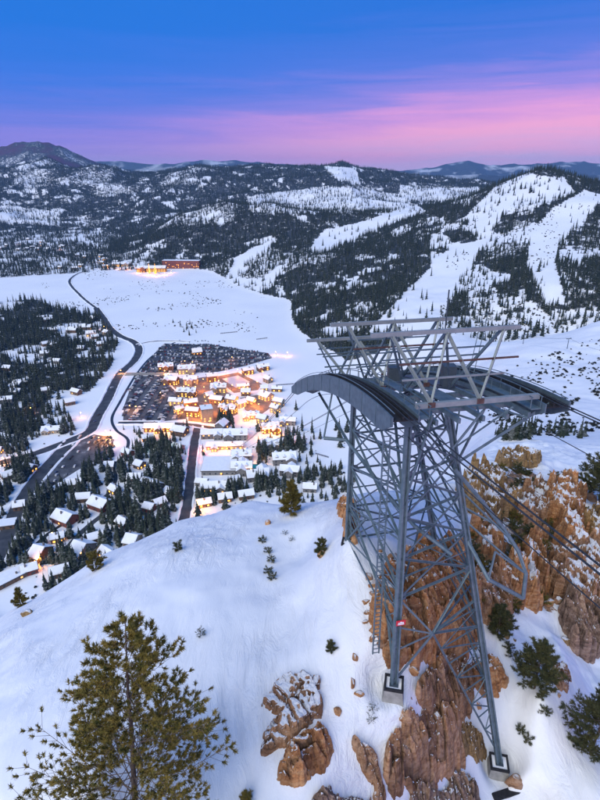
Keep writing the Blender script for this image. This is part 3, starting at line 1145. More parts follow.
# cantilever brackets and props under the head
for U in (0.4, 7.3):
    z = zs(U) - 0.1 if U < 1 else zs(U) - 1.2
    member('bracket_strut', (U + 0.3, 10.2, z), leg_at(2, -19.8), 0.24)
    member('bracket_strut', (U + 0.2, 7.4, z), leg_at(2, -18.6), 0.15)
    member('bracket_strut', (U, 1.6, z), leg_at(1, -21.6), 0.22)
    member('bracket_strut', (U, 5.1, z), leg_at(2, -18.5), 0.15)
    member('bracket_strut', (U, 5.1, z), leg_at(1, -21.6), 0.13)
    member('bracket_strut', (U, 2.4, z), leg_at(2, -20.6), 0.14)
for V, k in ((0.6, 3), (10.1, 4)):
    member('bracket_strut', (27.0, V, zs(27.0) - 1.6), leg_at(k, -22.4), 0.24)
    member('bracket_strut', (20.5, V, zs(20.5) - 1.6), leg_at(k, -20.6), 0.18)
    member('bracket_strut', (25.5, V if k == 3 else 8.0, zs(25.5) - 1.2), leg_at(7 - k, -21.0), 0.15)
member('bracket_strut', (12.0, 10.1, zs(12) - 1.5), leg_at(4, -22.0), 0.22)
member('bracket_strut', (16.5, 10.1, zs(16.5) - 1.5), leg_at(4, -21.0), 0.18)
member('bracket_strut', (8.0, 0.4, zs(8) - 1.6), leg_at(1, -22.4), 0.16)
member('bracket_strut', (5.0, 0.4, zs(5) - 1.6), leg_at(3, -23.0), 0.14)


# ---- three gantries: ridge beam on zigzag legs
def gantry(Ur, zr, v0, v1, nodes, front, back, Uf, Ub, wt_, rail):
    g = MB().bar(tl(Ur, v0, zr), tl(Ur, v1, zr), wt_ * 1.15, wt_ * 1.5).build('gantry', M['steel_light'], tower)
    zf, zb = zs(Uf) + 0.55 if Uf < 1 else zs(Uf) - 0.3, zs(Ub) - 0.4
    f_l = []
    seq = []
    for i, t in enumerate(nodes):
        if i > 0:
            seq.append((nodes[i], front[i - 1]))
        if i < len(front):
            seq.append((nodes[i], front[i]))
    for a, b in seq:
        angle_bar('gantry_leg', tl(Ur - 0.1, a, zr - 0.1), tl(Uf, b, zf), wt_, M['steel_light'], g)
    for i, t in enumerate(nodes):
        angle_bar('gantry_leg', tl(Ur + 0.1, t, zr - 0.1), tl(Ub, back[min(i, len(back) - 1)], zb), wt_, M['steel'], g)
        if i > 0:
            angle_bar('gantry_leg', tl(Ur + 0.1, t, zr - 0.1), tl(Ub, back[i - 1], zb), wt_ * 0.9, M['steel'], g)
    for fr, mt, e in rail:
        U = Ur + (Uf - Ur) * fr
        z = zr + (zf - zr) * fr
        MB().bar(tl(U, nodes[0] + 0.2, z), tl(U, nodes[-1] + e, z), 0.10, 0.12).build('gantry_rail', M[mt], g)
        U = Ur + (Ub - Ur) * fr
        MB().bar(tl(U, nodes[0] + 0.4, z), tl(U, nodes[-1] - 0.3, z), 0.10, 0.10).build('gantry_rail', M['steel'], g)
    for V in (front or []):
        MB().bar(tl(Uf - 0.12, V - 0.25, zf - 0.1), tl(Uf - 0.12, V + 0.25, zf - 0.1), 0.12, 0.34).build('gusset', M['rust'], g)
    return g


gantry(3.65, -9.67, -1.75, 9.06, (-0.31, 3.62, 7.77), (1.59, 5.03), (2.5, 6.2), 0.9, 7.3, 0.19, [(0.44, 'rust', 0.7), (0.66, 'steel_light', -0.6)])
gantry(12.0, -11.04, -2.2, 8.3, (-0.8, 3.1, 7.0), (1.3, 5.0), (1.9, 5.6), 9.0, 15.0, 0.19, [(0.40, 'rust', 0.6), (0.68, 'steel', -0.6)])
gantry(21.5, -15.0, -2.0, 9.0, (-0.9, 3.2, 7.4), (1.2, 5.0), (1.9, 5.8), 18.6, 24.3, 0.19, [(0.45, 'steel', 0.5), (0.72, 'steel', -0.6)])
# lightning rod and loose ladder on the head
MB().bar(tl(9.0, 6.2, -13.0), tl(9.0, 6.2, -8.0), 0.09).build('mast', M['steel_dark'], tower)
lr = MB()
for s_ in (0.0, 0.45):
    lr.bar(tl(8.6, 8.4 + s_, -15.0), tl(9.6, 9.6 + s_, -10.2), 0.05)
for i in range(9):
    t = i / 8
    lr.bar(tl(8.6 + t, 8.4 + 1.2 * t, -15 + 4.8 * t), tl(8.6 + t, 8.85 + 1.2 * t, -15 + 4.8 * t), 0.04)
lr.build('ladder', M['steel'], tower)


# ---- cabin guide frames hanging beside the body
def guide(name, lines, ribs, w=0.16):
    g = None
    for pth in lines:
        mb = MB().tube([tl(*p) for p in pth], w, 6)
        if g is None:
            g = mb.build(name, M['steel'], tower)
        else:
            mb.build('guide_tube', M['steel'], g)
    for a, b in ribs:
        MB().tube([tl(*a), tl(*b)], w * 0.55, 5).build('guide_rib', M['steel'], g)
    return g


guide('cabin_guide', [[(3.0, 5.0, -20.0), (2.5, 7.5, -23.0), (2.0, 9.2, -25.2), (1.2, 10.2, -26.8), (0.4, 10.6, -28.4), (0.2, 10.6, -30.6)],
                      [leg_at(2, -26.4), (0.6, 7.6, -28.6), (0.2, 10.6, -30.6)]],
      [(leg_at(2, -22.0), (1.6, 9.7, -26.0)), (leg_at(2, -24.6), (0.4, 10.6, -28.4)), ((0.6, 7.6, -28.6), (0.9, 8.0, -26.3)), ((0.9, 8.0, -26.3), (0.4, 10.6, -28.4)), (leg_at(2, -23.4), (2.0, 9.2, -25.2))])
guide('cabin_guide', [[(13.2, -2.3, -21.6), (12.6, -0.4, -21.7), (10.0, 0.3, -22.4), (6.0, 0.9, -23.2), (2.5, 2.0, -24.2), (0.9, 4.4, -26.0)]],
      [((13.2, -2.3, -21.6), (15.5, -1.0, -18.4)), ((12.6, -0.4, -21.7), leg_at(3, -22.6))])

# red enamel sign with white mountain mark on the near left leg
sp_ = leg_at(1, -30.6)
sc_ = tl(sp_[0] - 0.36, sp_[1] + 0.12, sp_[2])
sg = MB().bar(sc_ - VD * 0.36, sc_ + VD * 0.36, 0.05, 0.46).build('sign_plate', M['red'], tower)
fw = -UD * 0.035
mk = MB()
for k, (x0, x1, z0, z1) in enumerate(((-0.25, 0.25, -0.14, -0.07), (-0.22, -0.09, -0.04, 0.06), (-0.07, 0.07, -0.04, 0.14), (0.09, 0.22, -0.04, 0.08))):
    mk.bar(sc_ + fw + VD * x0 + Vector((0, 0, (z0 + z1) / 2)), sc_ + fw + VD * x1 + Vector((0, 0, (z0 + z1) / 2)), 0.012, z1 - z0)
mk.build('sign_mark', M['white'], sg)


# ---- concrete footings
def footing(name, foot, label, wx, hgt, wall=False, rim=True):
    p = TW(*foot)
    f = empty(name, (p.x, p.y, p.z - hgt), -R(12))
    tag(f, label, 'footing', 'concrete tower footings')
    a, b = wx * 0.5, wx * 0.72
    v = [(-b, -b, -0.9), (b, -b, -0.9), (b, b, -0.9), (-b, b, -0.9), (-a, -a, hgt - 0.1), (a, -a, hgt - 0.1), (a, a, hgt - 0.1), (-a, a, hgt - 0.1)]
    mesh_obj('pedestal', v, [(3, 2, 1, 0), (4, 5, 6, 7), (0, 1, 5, 4), (1, 2, 6, 5), (2, 3, 7, 6), (3, 0, 4, 7)], M['concrete'], f)
    cp = MB()
    c = a + 0.06
    for x0, y0, x1, y1 in ((-c, -c, c, -c + 0.16), (-c, c - 0.16, c, c), (-c, -c + 0.16, -c + 0.16, c - 0.16), (c - 0.16, -c + 0.16, c, c - 0.16)):
        cp.box((x0, y0, hgt - 0.098), (x1, y1, hgt + 0.14))
    cp.build('black_rim', M['black'], f)
    MB().box((-a + 0.1, -a + 0.1, hgt - 0.097), (a - 0.1, a - 0.1, hgt - 0.02)).build('snow_cap', M['snow'], f)
    MB().box((-0.34, -0.34, hgt - 0.09), (0.34, 0.34, hgt + 0.05)).build('base_plate', M['steel_dark'], f)
    return f


footing('concrete_footing', FEET[1], 'concrete pedestal with black rim under the near left tower leg', 1.35, 1.5)
footing('concrete_footing', FEET[2], 'concrete pedestal with black rim under the lower right tower leg', 1.5, 1.4)
footing('concrete_footing', FEET[3], 'low concrete pedestal under the far left tower leg by orange rock', 1.0, 0.5)
footing('concrete_footing', FEET[4], 'concrete pedestal under the far right leg, hidden behind the orange cliff', 1.2, 0.8)
p = TW(-2.0, 11.5, FEET[2][2] - 1.75)
rw = empty('retaining_wall', p, R(16))
tag(rw, 'low concrete retaining wall with black capping below the lower right footing', 'wall')
MB().box((-1.9, -0.25, -3.5), (1.9, 0.25, 0.7)).build('wall', M['concrete'], rw)
MB().box((-2.0, -0.34, 0.702), (2.0, 0.34, 0.86)).build('capping', M['black'], rw)

# ------------------------------------------------------------------ ropes
M['rope'] = noise_mat('steel_rope', (0.018, 0.022, 0.03), (0.04, 0.046, 0.055), 8.0, 0.6)
BASE_ST = Vector(on_z(222, 432, 14.0))


def rope(name, label, vo, dz, rad, group, uphill=True):
    a, b = TW(0.0, vo, zs(0.0) + dz), TW(33.0, vo, zs(33.0) + dz)
    path = []
    if uphill:
        for i in range(26):
            t = 1 - i / 25
            L = 150 * t ** 1.5
            path.append(a - UD * L + Vector((0, 0, 0.085 * L + 0.00035 * L * L)))
    else:
        path.append(a)
    path += [TW(0.1 + 32.9 * i / 24, vo, zs(0.1 + 32.9 * i / 24) + dz) for i in range(25)]
    end = BASE_ST + VD * (vo - 5) * 0.6
    for i in range(1, 41):
        t = (i / 40) ** 1.4
        p_ = b.lerp(end, t)
        p_.z -= 4 * 14.0 * t * (1 - t)
        path.append(p_)
    o = MB().tube(path, rad, 6).build(name, M['rope'], None, True)
    return tag(o, label, 'cable', group)


G_ = 'tramway cables through the tower'
rope('track_rope', 'thick track cable in the outer groove of the left saddle', -0.53, 0.11, 0.042, G_)
rope('track_rope', 'thick track cable in the inner groove of the left saddle', -0.17, 0.11, 0.042, G_)
rope('track_rope', 'thick track cable in the inner groove of the right saddle', 10.17, 0.11, 0.042, G_)
rope('track_rope', 'thick track cable in the outer groove of the right saddle', 10.53, 0.11, 0.042, G_)
rope('haul_rope', 'thinner haul cable running below the left saddle', 0.55, -2.1, 0.028, G_)
rope('haul_rope', 'thinner haul cable running below the right saddle', 10.1, -2.1, 0.028, G_)

# ------------------------------------------------------------------ rocks
from mathutils import noise as mn


def rock_mat(name, a, b_, c, snow_lo=0.80, snow_hi=0.92):
    m, t, b = material(name)
    geo = NN(t, 'ShaderNodeNewGeometry')
    tcn = NN(t, 'ShaderNodeTexCoord')
    mpn = NN(t, 'ShaderNodeMapping')
    mpn.inputs['Rotation'].default_value = (0.5, 0.35, 0.2)
    mpn.inputs['Scale'].default_value = (1, 1, 2.6)
    LK(t, geo.outputs['Position'], mpn.inputs[0])
    n1 = NN(t, 'ShaderNodeTexNoise', i_Scale=0.8, i_Detail=8.0, i_Roughness=0.68, i_Distortion=0.5)
    LK(t, mpn.outputs[0], n1.inputs['Vector'])
    r = ramp(t, [(0.30, c), (0.45, a), (0.60, b_), (0.78, a)])
    LK(t, n1.outputs['Fac'], r.inputs[0])
    # lichen and water stains
    n2 = NN(t, 'ShaderNodeTexNoise', i_Scale=2.7, i_Detail=7.0, i_Roughness=0.7)
    LK(t, geo.outputs['Position'], n2.inputs['Vector'])
    r2_ = ramp(t, [(0.50, (1, 1, 1)), (0.68, (0.45, 0.40, 0.36))])
    LK(t, n2.outputs['Fac'], r2_.inputs[0])
    mul = NN(t, 'ShaderNodeMixRGB', blend_type='MULTIPLY')
    mul.inputs[0].default_value = 0.85
    LK(t, r.outputs[0], mul.inputs[1])
    LK(t, r2_.outputs[0], mul.inputs[2])
    # snow settled on the flatter tops
    s = NN(t, 'ShaderNodeSeparateXYZ')
    LK(t, geo.outputs['Normal'], s.inputs[0])
    n3 = NN(t, 'ShaderNodeTexNoise', i_Scale=0.55, i_Detail=4.0)
    LK(t, geo.outputs['Position'], n3.inputs['Vector'])
    ad = NN(t, 'ShaderNodeMath', operation='MULTIPLY_ADD')
    LK(t, n3.outputs['Fac'], ad.inputs[0])
    ad.inputs[1].default_value = 0.7
    ad.inputs[2].default_value = -0.35
    ad2 = NN(t, 'ShaderNodeMath', operation='ADD')
    LK(t, s.outputs['Z'], ad2.inputs[0])
    LK(t, ad.outputs[0], ad2.inputs[1])
    rs = ramp(t, [(snow_lo, (0, 0, 0)), (snow_hi, (1, 1, 1))])
    LK(t, ad2.outputs[0], rs.inputs[0])
    mxn = NN(t, 'ShaderNodeMixRGB')
    sa_ = NN(t, 'ShaderNodeAttribute', attribute_name='snow')
    sr_ = ramp(t, [(0.45, (0, 0, 0)), (0.55, (1, 1, 1))])
    LK(t, sa_.outputs['Fac'], sr_.inputs[0])
    sm_ = NN(t, 'ShaderNodeMixRGB', blend_type='LIGHTEN')
    sm_.inputs[0].default_value = 1.0
    LK(t, rs.outputs[0], sm_.inputs[1])
    LK(t, sr_.outputs[0], sm_.inputs[2])
    LK(t, sm_.outputs[0], mxn.inputs[0])
    # darker colour along the joints
    ja = NN(t, 'ShaderNodeAttribute', attribute_name='joint')
    jm = NN(t, 'ShaderNodeMixRGB')
    LK(t, ja.outputs['Fac'], jm.inputs[0])
    ta = NN(t, 'ShaderNodeAttribute', attribute_name='tone')
    tr_ = ramp(t, [(0.0, (1, 1, 1)), (0.02, (0.5, 0.46, 0.44)), (0.5, (0.95, 0.93, 0.9)), (1.0, (1.3, 1.22, 1.1))])
    LK(t, ta.outputs['Fac'], tr_.inputs[0])
    tm_ = NN(t, 'ShaderNodeMixRGB', blend_type='MULTIPLY')
    tm_.inputs[0].default_value = 1.0
    LK(t, mul.outputs[0], tm_.inputs[1])
    LK(t, tr_.outputs[0], tm_.inputs[2])
    LK(t, tm_.outputs[0], jm.inputs[1])
    jm.inputs[2].default_value = (0.035, 0.026, 0.02, 1)
    LK(t, jm.outputs[0], mxn.inputs[1])
    mxn.inputs[2].default_value = (0.85, 0.86, 0.88, 1)
    LK(t, mxn.outputs[0], b.inputs['Base Color'])
    b.inputs['Roughness'].default_value = 0.9
    n4 = NN(t, 'ShaderNodeTexNoise', i_Scale=3.2, i_Detail=9.0, i_Roughness=0.72)
    LK(t, mpn.outputs[0], n4.inputs['Vector'])
    wv = NN(t, 'ShaderNodeTexWave', i_Scale=0.23, i_Distortion=14.0, i_Detail=5.0)
    wv.inputs['Detail Scale'].default_value = 0.8
    wv.bands_direction = 'Z'
    LK(t, mpn.outputs[0], wv.inputs['Vector'])
    hm_ = NN(t, 'ShaderNodeMath', operation='MULTIPLY_ADD')
    LK(t, wv.outputs['Fac'], hm_.inputs[0])
    hm_.inputs[1].default_value = 0.22
    LK(t, n4.outputs['Fac'], hm_.inputs[2])
    bp = NN(t, 'ShaderNodeBump', i_Strength=0.9, i_Distance=0.26)
    LK(t, hm_.outputs[0], bp.inputs['Height'])
    LK(t, bp.outputs[0], b.inputs['Normal'])
    return m


M['rock_orange'] = rock_mat('orange_granite', (0.50, 0.23, 0.095), (0.64, 0.38, 0.20), (0.20, 0.095, 0.05), 0.88, 0.97)
M['rock_brown'] = rock_mat('brown_granite', (0.40, 0.215, 0.115), (0.54, 0.35, 0.23), (0.11, 0.07, 0.05), 0.88, 0.97)
M['rock_grey'] = rock_mat('grey_brown_granite', (0.30, 0.20, 0.15), (0.44, 0.32, 0.25), (0.12, 0.085, 0.07), 0.90, 0.98)
M['rock_ochre'] = rock_mat('ochre_lichen_rock', (0.33, 0.21, 0.09), (0.42, 0.28, 0.14), (0.10, 0.075, 0.04), 0.78, 0.90)


def rock_mesh(name, sx, sy, sz, seed, sub=4, strata=0.0, ax=(0.25, 0.15, 1.0), block=0.12, lump=0.22, tilt=(0, 0, 0), cut_n=16, cut_d=(0.55, 0.9)):
    bm = bmesh.new()
    bmesh.ops.create_icosphere(bm, subdivisions=sub, radius=1.0)
    sd = Vector((seed * 7.13, seed * 3.71, seed * 1.97))
    axv = Vector(ax).normalized()
    rot = Matrix.Rotation(tilt[2], 3, 'Z') @ Matrix.Rotation(tilt[1], 3, 'Y') @ Matrix.Rotation(tilt[0], 3, 'X')
    big = max(sx, sy, sz)
    rg = random.Random(seed)
    cuts = []
    for _ in range(cut_n):
        nrm = Vector((rg.gauss(0, 1), rg.gauss(0, 1), rg.gauss(0, 0.8))).normalized()
        cuts.append((nrm, rg.uniform(cut_d[0], cut_d[1])))
    for v in bm.verts:
        p = v.co.copy()
        p *= 1 + lump * mn.fractal(p * 1.0 + sd, 0.9, 2.0, 2)
        # flat joints: everything beyond a cutting plane is pressed back onto it
        for nrm, d_ in cuts:
            e = p.dot(nrm) - d_
            if e > 0:
                p -= nrm * e * 0.93
        w = Vector((p.x * sx, p.y * sy, p.z * sz))
        d, pp = mn.voronoi(w * (1.5 / big) * (1.0 + 0.35 * big ** 0.5) + sd)
        edge = d[1] - d[0]
        w *= 1 - block * 0.55 * max(0.0, 1 - edge * 6.0) + block * 0.5 * (mn.cell(pp[0] * 3.1) - 0.5)
        if strata:
            k = w.dot(axv) / strata + 0.9 * mn.noise(w * (0.9 / big) + sd)
            fr = k - math.floor(k)
            groove = math.exp(-((fr - 0.5) / 0.10) ** 2)
            lay = mn.cell(Vector((math.floor(k + 0.5) + 0.5, seed + 0.5, 0.5)))
            hor = w - axv * w.dot(axv)
            w -= hor.normalized() * (groove * 0.26 - lay * 0.25) * strata
        w += Vector((mn.fractal(w * 1.6 + sd, 0.8, 2.1, 4), mn.fractal(w * 1.6 + sd * 2, 0.8, 2.1, 4), mn.fractal(w * 1.6 + sd * 3, 0.8, 2.1, 4))) * 0.035 * big ** 0.5
        v.co = rot @ w
    me = bpy.data.meshes.new(name)
    bm.to_mesh(me)
    bm.free()
    me.polygons.foreach_set('use_smooth', np.ones(len(me.polygons), bool))
    return me


def rock(name, px, py, size, mat, label, seed, cat='rock', group=None, sink=0.25, y=None, **kw):
    if y is None:
        x, y, z = sight(px, py)
    else:
        x, _, _ = at_y(px, py, y)
        z = float(ground(x, y))
    me = rock_mesh(name, *size, seed, **kw)
    o = link(name, me, M[mat])
    o.location = (x, y, z + size[2] * (1 - 2 * sink) * 0.5)
    tag(o, label, cat, group)
    return o


# ---- outcrops: bedrock breaking through the snow, traced in plan and built up block by block
def cells(x, y, seed):
    """nearest and second nearest jittered seed: distances, cell random numbers, offset from the seed"""
    xi, yi = np.floor(x).astype(np.int64), np.floor(y).astype(np.int64)
    d1 = np.full(x.shape, 9.0)
    d2 = np.full(x.shape, 9.0)
    c1 = np.zeros(x.shape)
    c2 = np.zeros(x.shape)
    ox = np.zeros(x.shape)
    oy = np.zeros(x.shape)
    for i in (-1, 0, 1):
        for j in (-1, 0, 1):
            a, b = xi + i, yi + j
            h = _P[(_P[(a + seed * 37) & 1023] + b) & 1023]
            sx_, sy_ = a + 0.5 + 0.42 * _G[h], b + 0.5 + 0.42 * _G[(h + 311) & 1023]
            d = np.hypot(x - sx_, y - sy_)
            near_ = d < d1
            d2 = np.where(near_, d1, np.minimum(d2, d))
            c1 = np.where(near_, _G[(h + 77) & 1023], c1)
            c2 = np.where(near_, _G[(h + 500) & 1023], c2)
            ox = np.where(near_, x - sx_, ox)
            oy = np.where(near_, y - sy_, oy)
            d1 = np.where(near_, d, d1)
    return d1, d2, c1, c2, ox, oy


def poly_dist(x, y, P):
    """signed distance to a polygon, positive inside"""
    best = np.full(x.shape, 1e9)
    m_ = len(P)
    for i in range(m_):
        ax_, ay_ = P[i]
        bx, by = P[(i + 1) % m_]
        ex, ey = bx - ax_, by - ay_
        t = np.clip(((x - ax_) * ex + (y - ay_) * ey) / (ex * ex + ey * ey + 1e-9), 0, 1)
        best = np.minimum(best, np.hypot(x - ax_ - t * ex, y - ay_ - t * ey))
    return np.where(inside(x, y, P), best, -best)


def outcrop(name, poly_px, A_, mat, label, seed, edge=0.7, cell=1.5, aspect=2.2, ang=0.6, rough=0.8, terr=0.0, tdir=(0.25, 0.1), dome=0.0, res=0.10, wob=0.75, crack=0.3, cat='rock', snow=0.5, gaps=0.35):
    P = [sight(px, py)[:2] for px, py in poly_px]
    xs, ys = [p_[0] for p_ in P], [p_[1] for p_ in P]
    mg = 0.9
    nx, ny = int((max(xs) - min(xs) + 2 * mg) / res) + 2, int((max(ys) - min(ys) + 2 * mg) / res) + 2
    X, Y = np.meshgrid(min(xs) - mg + np.arange(nx) * res, min(ys) - mg + np.arange(ny) * res)
    # shift sideways a little so that joints are not on the grid
    Xw = X + fbm(X / 1.7, Y / 1.7, 3, seed + 1) * 0.5 * wob
    Yw = Y + fbm(X / 1.7, Y / 1.7, 3, seed + 5) * 0.5 * wob
    d = poly_dist(X, Y, P) + fbm(X / 1.3, Y / 1.3, 4, seed, 0.6) * wob + fbm(X / 3.6, Y / 3.6, 2, seed + 31) * gaps
    ca, sa = math.cos(ang), math.sin(ang)
    u, v = (Xw * ca + Yw * sa) / cell, (-Xw * sa + Yw * ca) / (cell * aspect)
    d1, d2, c1, c2, ox, oy = cells(u, v, seed)
    blk = c1 * 0.5 + ox * c2 * 0.9 + oy * 0.5 * c1
    crk = np.clip(1 - (d2 - d1) / 0.10, 0, 1)
    e1, e2, f1, f2, px_, py_ = cells(u * 2.7 + 9, v * 2.3 + 4, seed + 3)
    blk2 = f1 * 0.5 + px_ * f2 * 0.7
    crk2 = np.clip(1 - (e2 - e1) / 0.14, 0, 1)
    g1, g2, k1, k2, qx_, qy_ = cells(u * 6.1 + 3, v * 4.6 + 8, seed + 6)
    blk3 = k1 * 0.6 + qx_ * k2 * 0.7
    crk3 = np.clip(1 - (g2 - g1) / 0.18, 0, 1)
    prof = np.clip(d / edge, -1, 1)
    prof = np.where(prof > 0, np.sqrt(np.clip(1 - (1 - prof) ** 2, 0, 1)) if dome == 0 else np.clip(prof, 0, 1) ** 0.5, prof * 1.5)
    h = A_ * prof * (1 - dome + dome * np.clip(d / (edge * 3), 0, 1) ** 0.5)
    ins = np.clip(d / (edge * 0.5), 0, 1)
    h = h + ins * rough * (blk * 1.0 + blk2 * 0.5 + blk3 * 0.2) * min(A_, 2.0) * 0.62
    h = h - ins * crack * (crk + 0.45 * crk2 + 0.18 * crk3)
    if terr:
        tl_ = X * tdir[0] + Y * tdir[1] + fbm(X / 2.0, Y / 2.0, 2, seed + 9) * 0.35
        q = (h + tl_) / terr
        k = np.floor(q)
        fr = q - k
        h = np.where(d > 0, terr * (k + np.where(fr < 0.72, fr * 0.30, 0.216 + (fr - 0.72) / 0.28 * 0.784)) - tl_, h)
    h = h + ins * (fbm(X / 0.9, Y / 0.9, 4, seed + 13) * 0.16 + fbm(X / 0.25, Y / 0.25, 2, seed + 15) * 0.05)
    g0 = ground(X, Y)
    # snow lodges on ledges and flatter tops
    hs = h.copy()
    for _ in range(max(2, int(0.22 / res))):
        hs[1:-1, 1:-1] = (hs[1:-1, 1:-1] * 2 + hs[:-2, 1:-1] + hs[2:, 1:-1] + hs[1:-1, :-2] + hs[1:-1, 2:]) / 6
    gy_, gx_ = np.gradient(g0 + hs, res)
    slope = np.hypot(gx_, gy_) + fbm(X / 1.1, Y / 1.1, 4, seed + 21) * 0.55 + fbm(X / 0.3, Y / 0.3, 2, seed + 22) * 0.12
    sn = np.clip(0.5 + (snow - slope) * 2.2, 0, 1)
    low = 1 - np.clip(d / 0.25, 0, 1)
    h = h + sstep(0.45, 0.7, sn) * 0.09
    jt = np.clip(np.maximum(np.maximum(crk, crk2 * 0.7), crk3 * 0.3) * ins - sn, 0, 1) * 0.8
    Z = g0 + np.maximum(h, -0.5)
    keep = h > -0.28
    jj, ii = np.meshgrid(np.arange(ny - 1), np.arange(nx - 1), indexing='ij')
    kq = (keep[:-1, :-1] | keep[1:, :-1] | keep[:-1, 1:] | keep[1:, 1:]).ravel()
    q = (jj * nx + ii).ravel()[kq]
    F_ = np.stack([q, q + 1, q + nx + 1, q + nx], 1)
    used, inv = np.unique(F_, return_inverse=True)
    V_ = np.stack([X.ravel(), Y.ravel(), Z.ravel()], 1)[used]
    me = np_mesh(name, V_, inv.reshape(F_.shape), False)
    me.attributes.new('snow', 'FLOAT', 'POINT').data.foreach_set('value', sn.ravel()[used].astype(np.float32))
    me.attributes.new('tone', 'FLOAT', 'POINT').data.foreach_set('value', np.clip(0.5 + 0.32 * c1 + 0.22 * f1 + 0.1 * k1, 0, 1).ravel()[used].astype(np.float32))
    me.attributes.new('joint', 'FLOAT', 'POINT').data.foreach_set('value', jt.ravel()[used].astype(np.float32))
    me.polygons.foreach_set('use_smooth', np.full(len(me.polygons), False, bool))
    o = link(name, me, M[mat])
    return tag(o, label, cat)


outcrop('layered_boulder', [(277, 775), (286, 752), (303, 736), (318, 728), (331, 734), (333, 756), (326, 776), (312, 792), (294, 797), (281, 790)], 2.1, 'rock_orange', 'layered orange boulder with curved ledges at the bottom of the snowfield', 3, edge=1.1, cell=1.3, aspect=3.5, ang=1.0, rough=0.95, terr=0.5, tdir=(0.75, -0.5), dome=0.3, res=0.07)
outcrop('snow_capped_ledge', [(266, 754), (268, 738), (282, 716), (270, 702), (274, 690), (292, 678), (314, 675), (325, 684), (323, 704), (308, 726), (290, 742)], 0.85, 'rock_brown', 'snow-capped brown rock ledge just above the layered boulder', 5, edge=0.35, cell=1.6, rough=0.5, terr=0.4, tdir=(0.2, 0.1), res=0.07, snow=0.75)
outcrop('rounded_boulders', [(306, 830), (314, 798), (330, 788), (343, 796), (354, 790), (368, 800), (376, 830)], 1.7, 'rock_grey', 'rounded grey-brown boulder cut by the bottom edge, right of the layered boulder', 8, edge=1.0, cell=1.3, aspect=1.4, rough=0.7, dome=0.4, res=0.07)
outcrop('rock_fin', [(352, 742), (362, 748), (374, 764), (383, 786), (384, 812), (374, 812), (372, 788), (362, 768)], 0.9, 'rock_brown', 'narrow curved brown rock fin poking from the snow between boulders', 12, edge=0.45, cell=1.2, rough=0.5, res=0.07)
outcrop('big_boulder', [(384, 776), (388, 752), (404, 734), (420, 718), (436, 704), (456, 706), (466, 730), (462, 766), (442, 790), (414, 804), (394, 798)], 2.4, 'rock_brown', 'massive smooth brown boulder between the two near tower feet', 15, edge=1.3, cell=2.1, aspect=1.4, ang=0.5, rough=0.9, dome=0.25, crack=0.6, res=0.08, snow=0.5)
outcrop('grey_slab', [(400, 840), (408, 806), (428, 792), (456, 780), (474, 792), (482, 815), (482, 840)], 2.0, 'rock_grey', 'big grey slab with dark cracks below the massive brown boulder', 18, edge=1.1, cell=1.3, aspect=4.0, ang=0.2, rough=0.5, dome=0.3, crack=0.45, res=0.08)
outcrop('ochre_ledge', [(456, 738), (468, 726), (482, 738), (486, 754), (474, 758), (460, 752)], 0.9, 'rock_ochre', 'small ochre rock ledge beneath the laced tower leg', 22, edge=0.5, cell=0.8, rough=0.9, res=0.08)
outcrop('red_brown_block', [(416, 704), (424, 680), (442, 664), (464, 668), (474, 696), (464, 722), (440, 724)], 2.0, 'rock_brown', 'dark red-brown block beside the laced tower leg', 21, edge=0.6, cell=1.4, rough=0.9, res=0.08)
outcrop('orange_cliff', [(372, 622), (380, 592), (396, 574), (418, 566), (446, 566), (470, 580), (482, 606), (478, 644), (462, 664), (444, 652), (420, 668), (398, 684), (386, 668), (380, 642)], 2.6, 'rock_orange', 'broad orange cliff seen through the tower lattice', 27, edge=0.8, cell=1.5, aspect=1.7, ang=1.3, rough=1.3, crack=0.7, res=0.10, snow=0.55)
outcrop('orange_crag', [(398, 570), (410, 552), (440, 548), (462, 556), (474, 574), (450, 566), (420, 562)], 2.0, 'rock_orange', 'orange crag behind the lattice, just above the broad cliff', 29, edge=0.7, cell=1.3, aspect=2.5, ang=1.2, rough=1.3, crack=0.6, res=0.10, snow=0.6)
outcrop('tawny_slab', [(470, 664), (484, 656), (498, 664), (506, 682), (500, 696), (482, 698), (470, 686)], 1.7, 'rock_orange', 'leaning tawny slab right of the lattice above the lower right footing', 31, edge=0.8, cell=2.0, rough=0.6, dome=0.3, res=0.08)
outcrop('dark_cliff', [(470, 590), (486, 576), (504, 578), (516, 598), (510, 624), (488, 630), (472, 612)], 2.2, 'rock_brown', 'dark brown cliff block below the right cabin guide frame', 33, edge=0.6, cell=1.6, rough=1.0, res=0.10)
outcrop('orange_outcrop', [(341, 545), (342, 526), (348, 512), (357, 516), (359, 534), (354, 546)], 1.7, 'rock_orange', 'upright orange outcrop beside the far left tower leg', 36, edge=0.5, cell=1.1, aspect=1.3, rough=0.8, dome=0.2, res=0.09)
outcrop('skyline_outcrop', [(338, 514), (343, 504), (352, 503), (356, 512), (348, 518)], 1.3, 'rock_orange', 'smaller orange outcrop on the skyline beyond the far left tower leg', 38, edge=0.6, cell=1.1, rough=0.8, res=0.12)
RK = dict(aspect=1.5, rough=1.5, crack=0.7, res=0.14, wob=1.5, snow=1.25, gaps=2.2)
outcrop('orange_cliff', [(500, 596), (506, 566), (520, 546), (534, 534), (548, 542), (550, 584), (536, 600), (514, 606)], 3.6, 'rock_orange', 'jagged bright orange cliff on the slope right of the cabin guide', 41, edge=0.9, cell=1.2, ang=0.15, **RK)
outcrop('orange_pillar', [(544, 520), (552, 498), (564, 492), (576, 502), (582, 540), (574, 562), (558, 556), (550, 538)], 4.2, 'rock_orange', 'tall orange rock pillar on the far right slope', 44, edge=0.9, cell=1.5, ang=0.3, **RK)
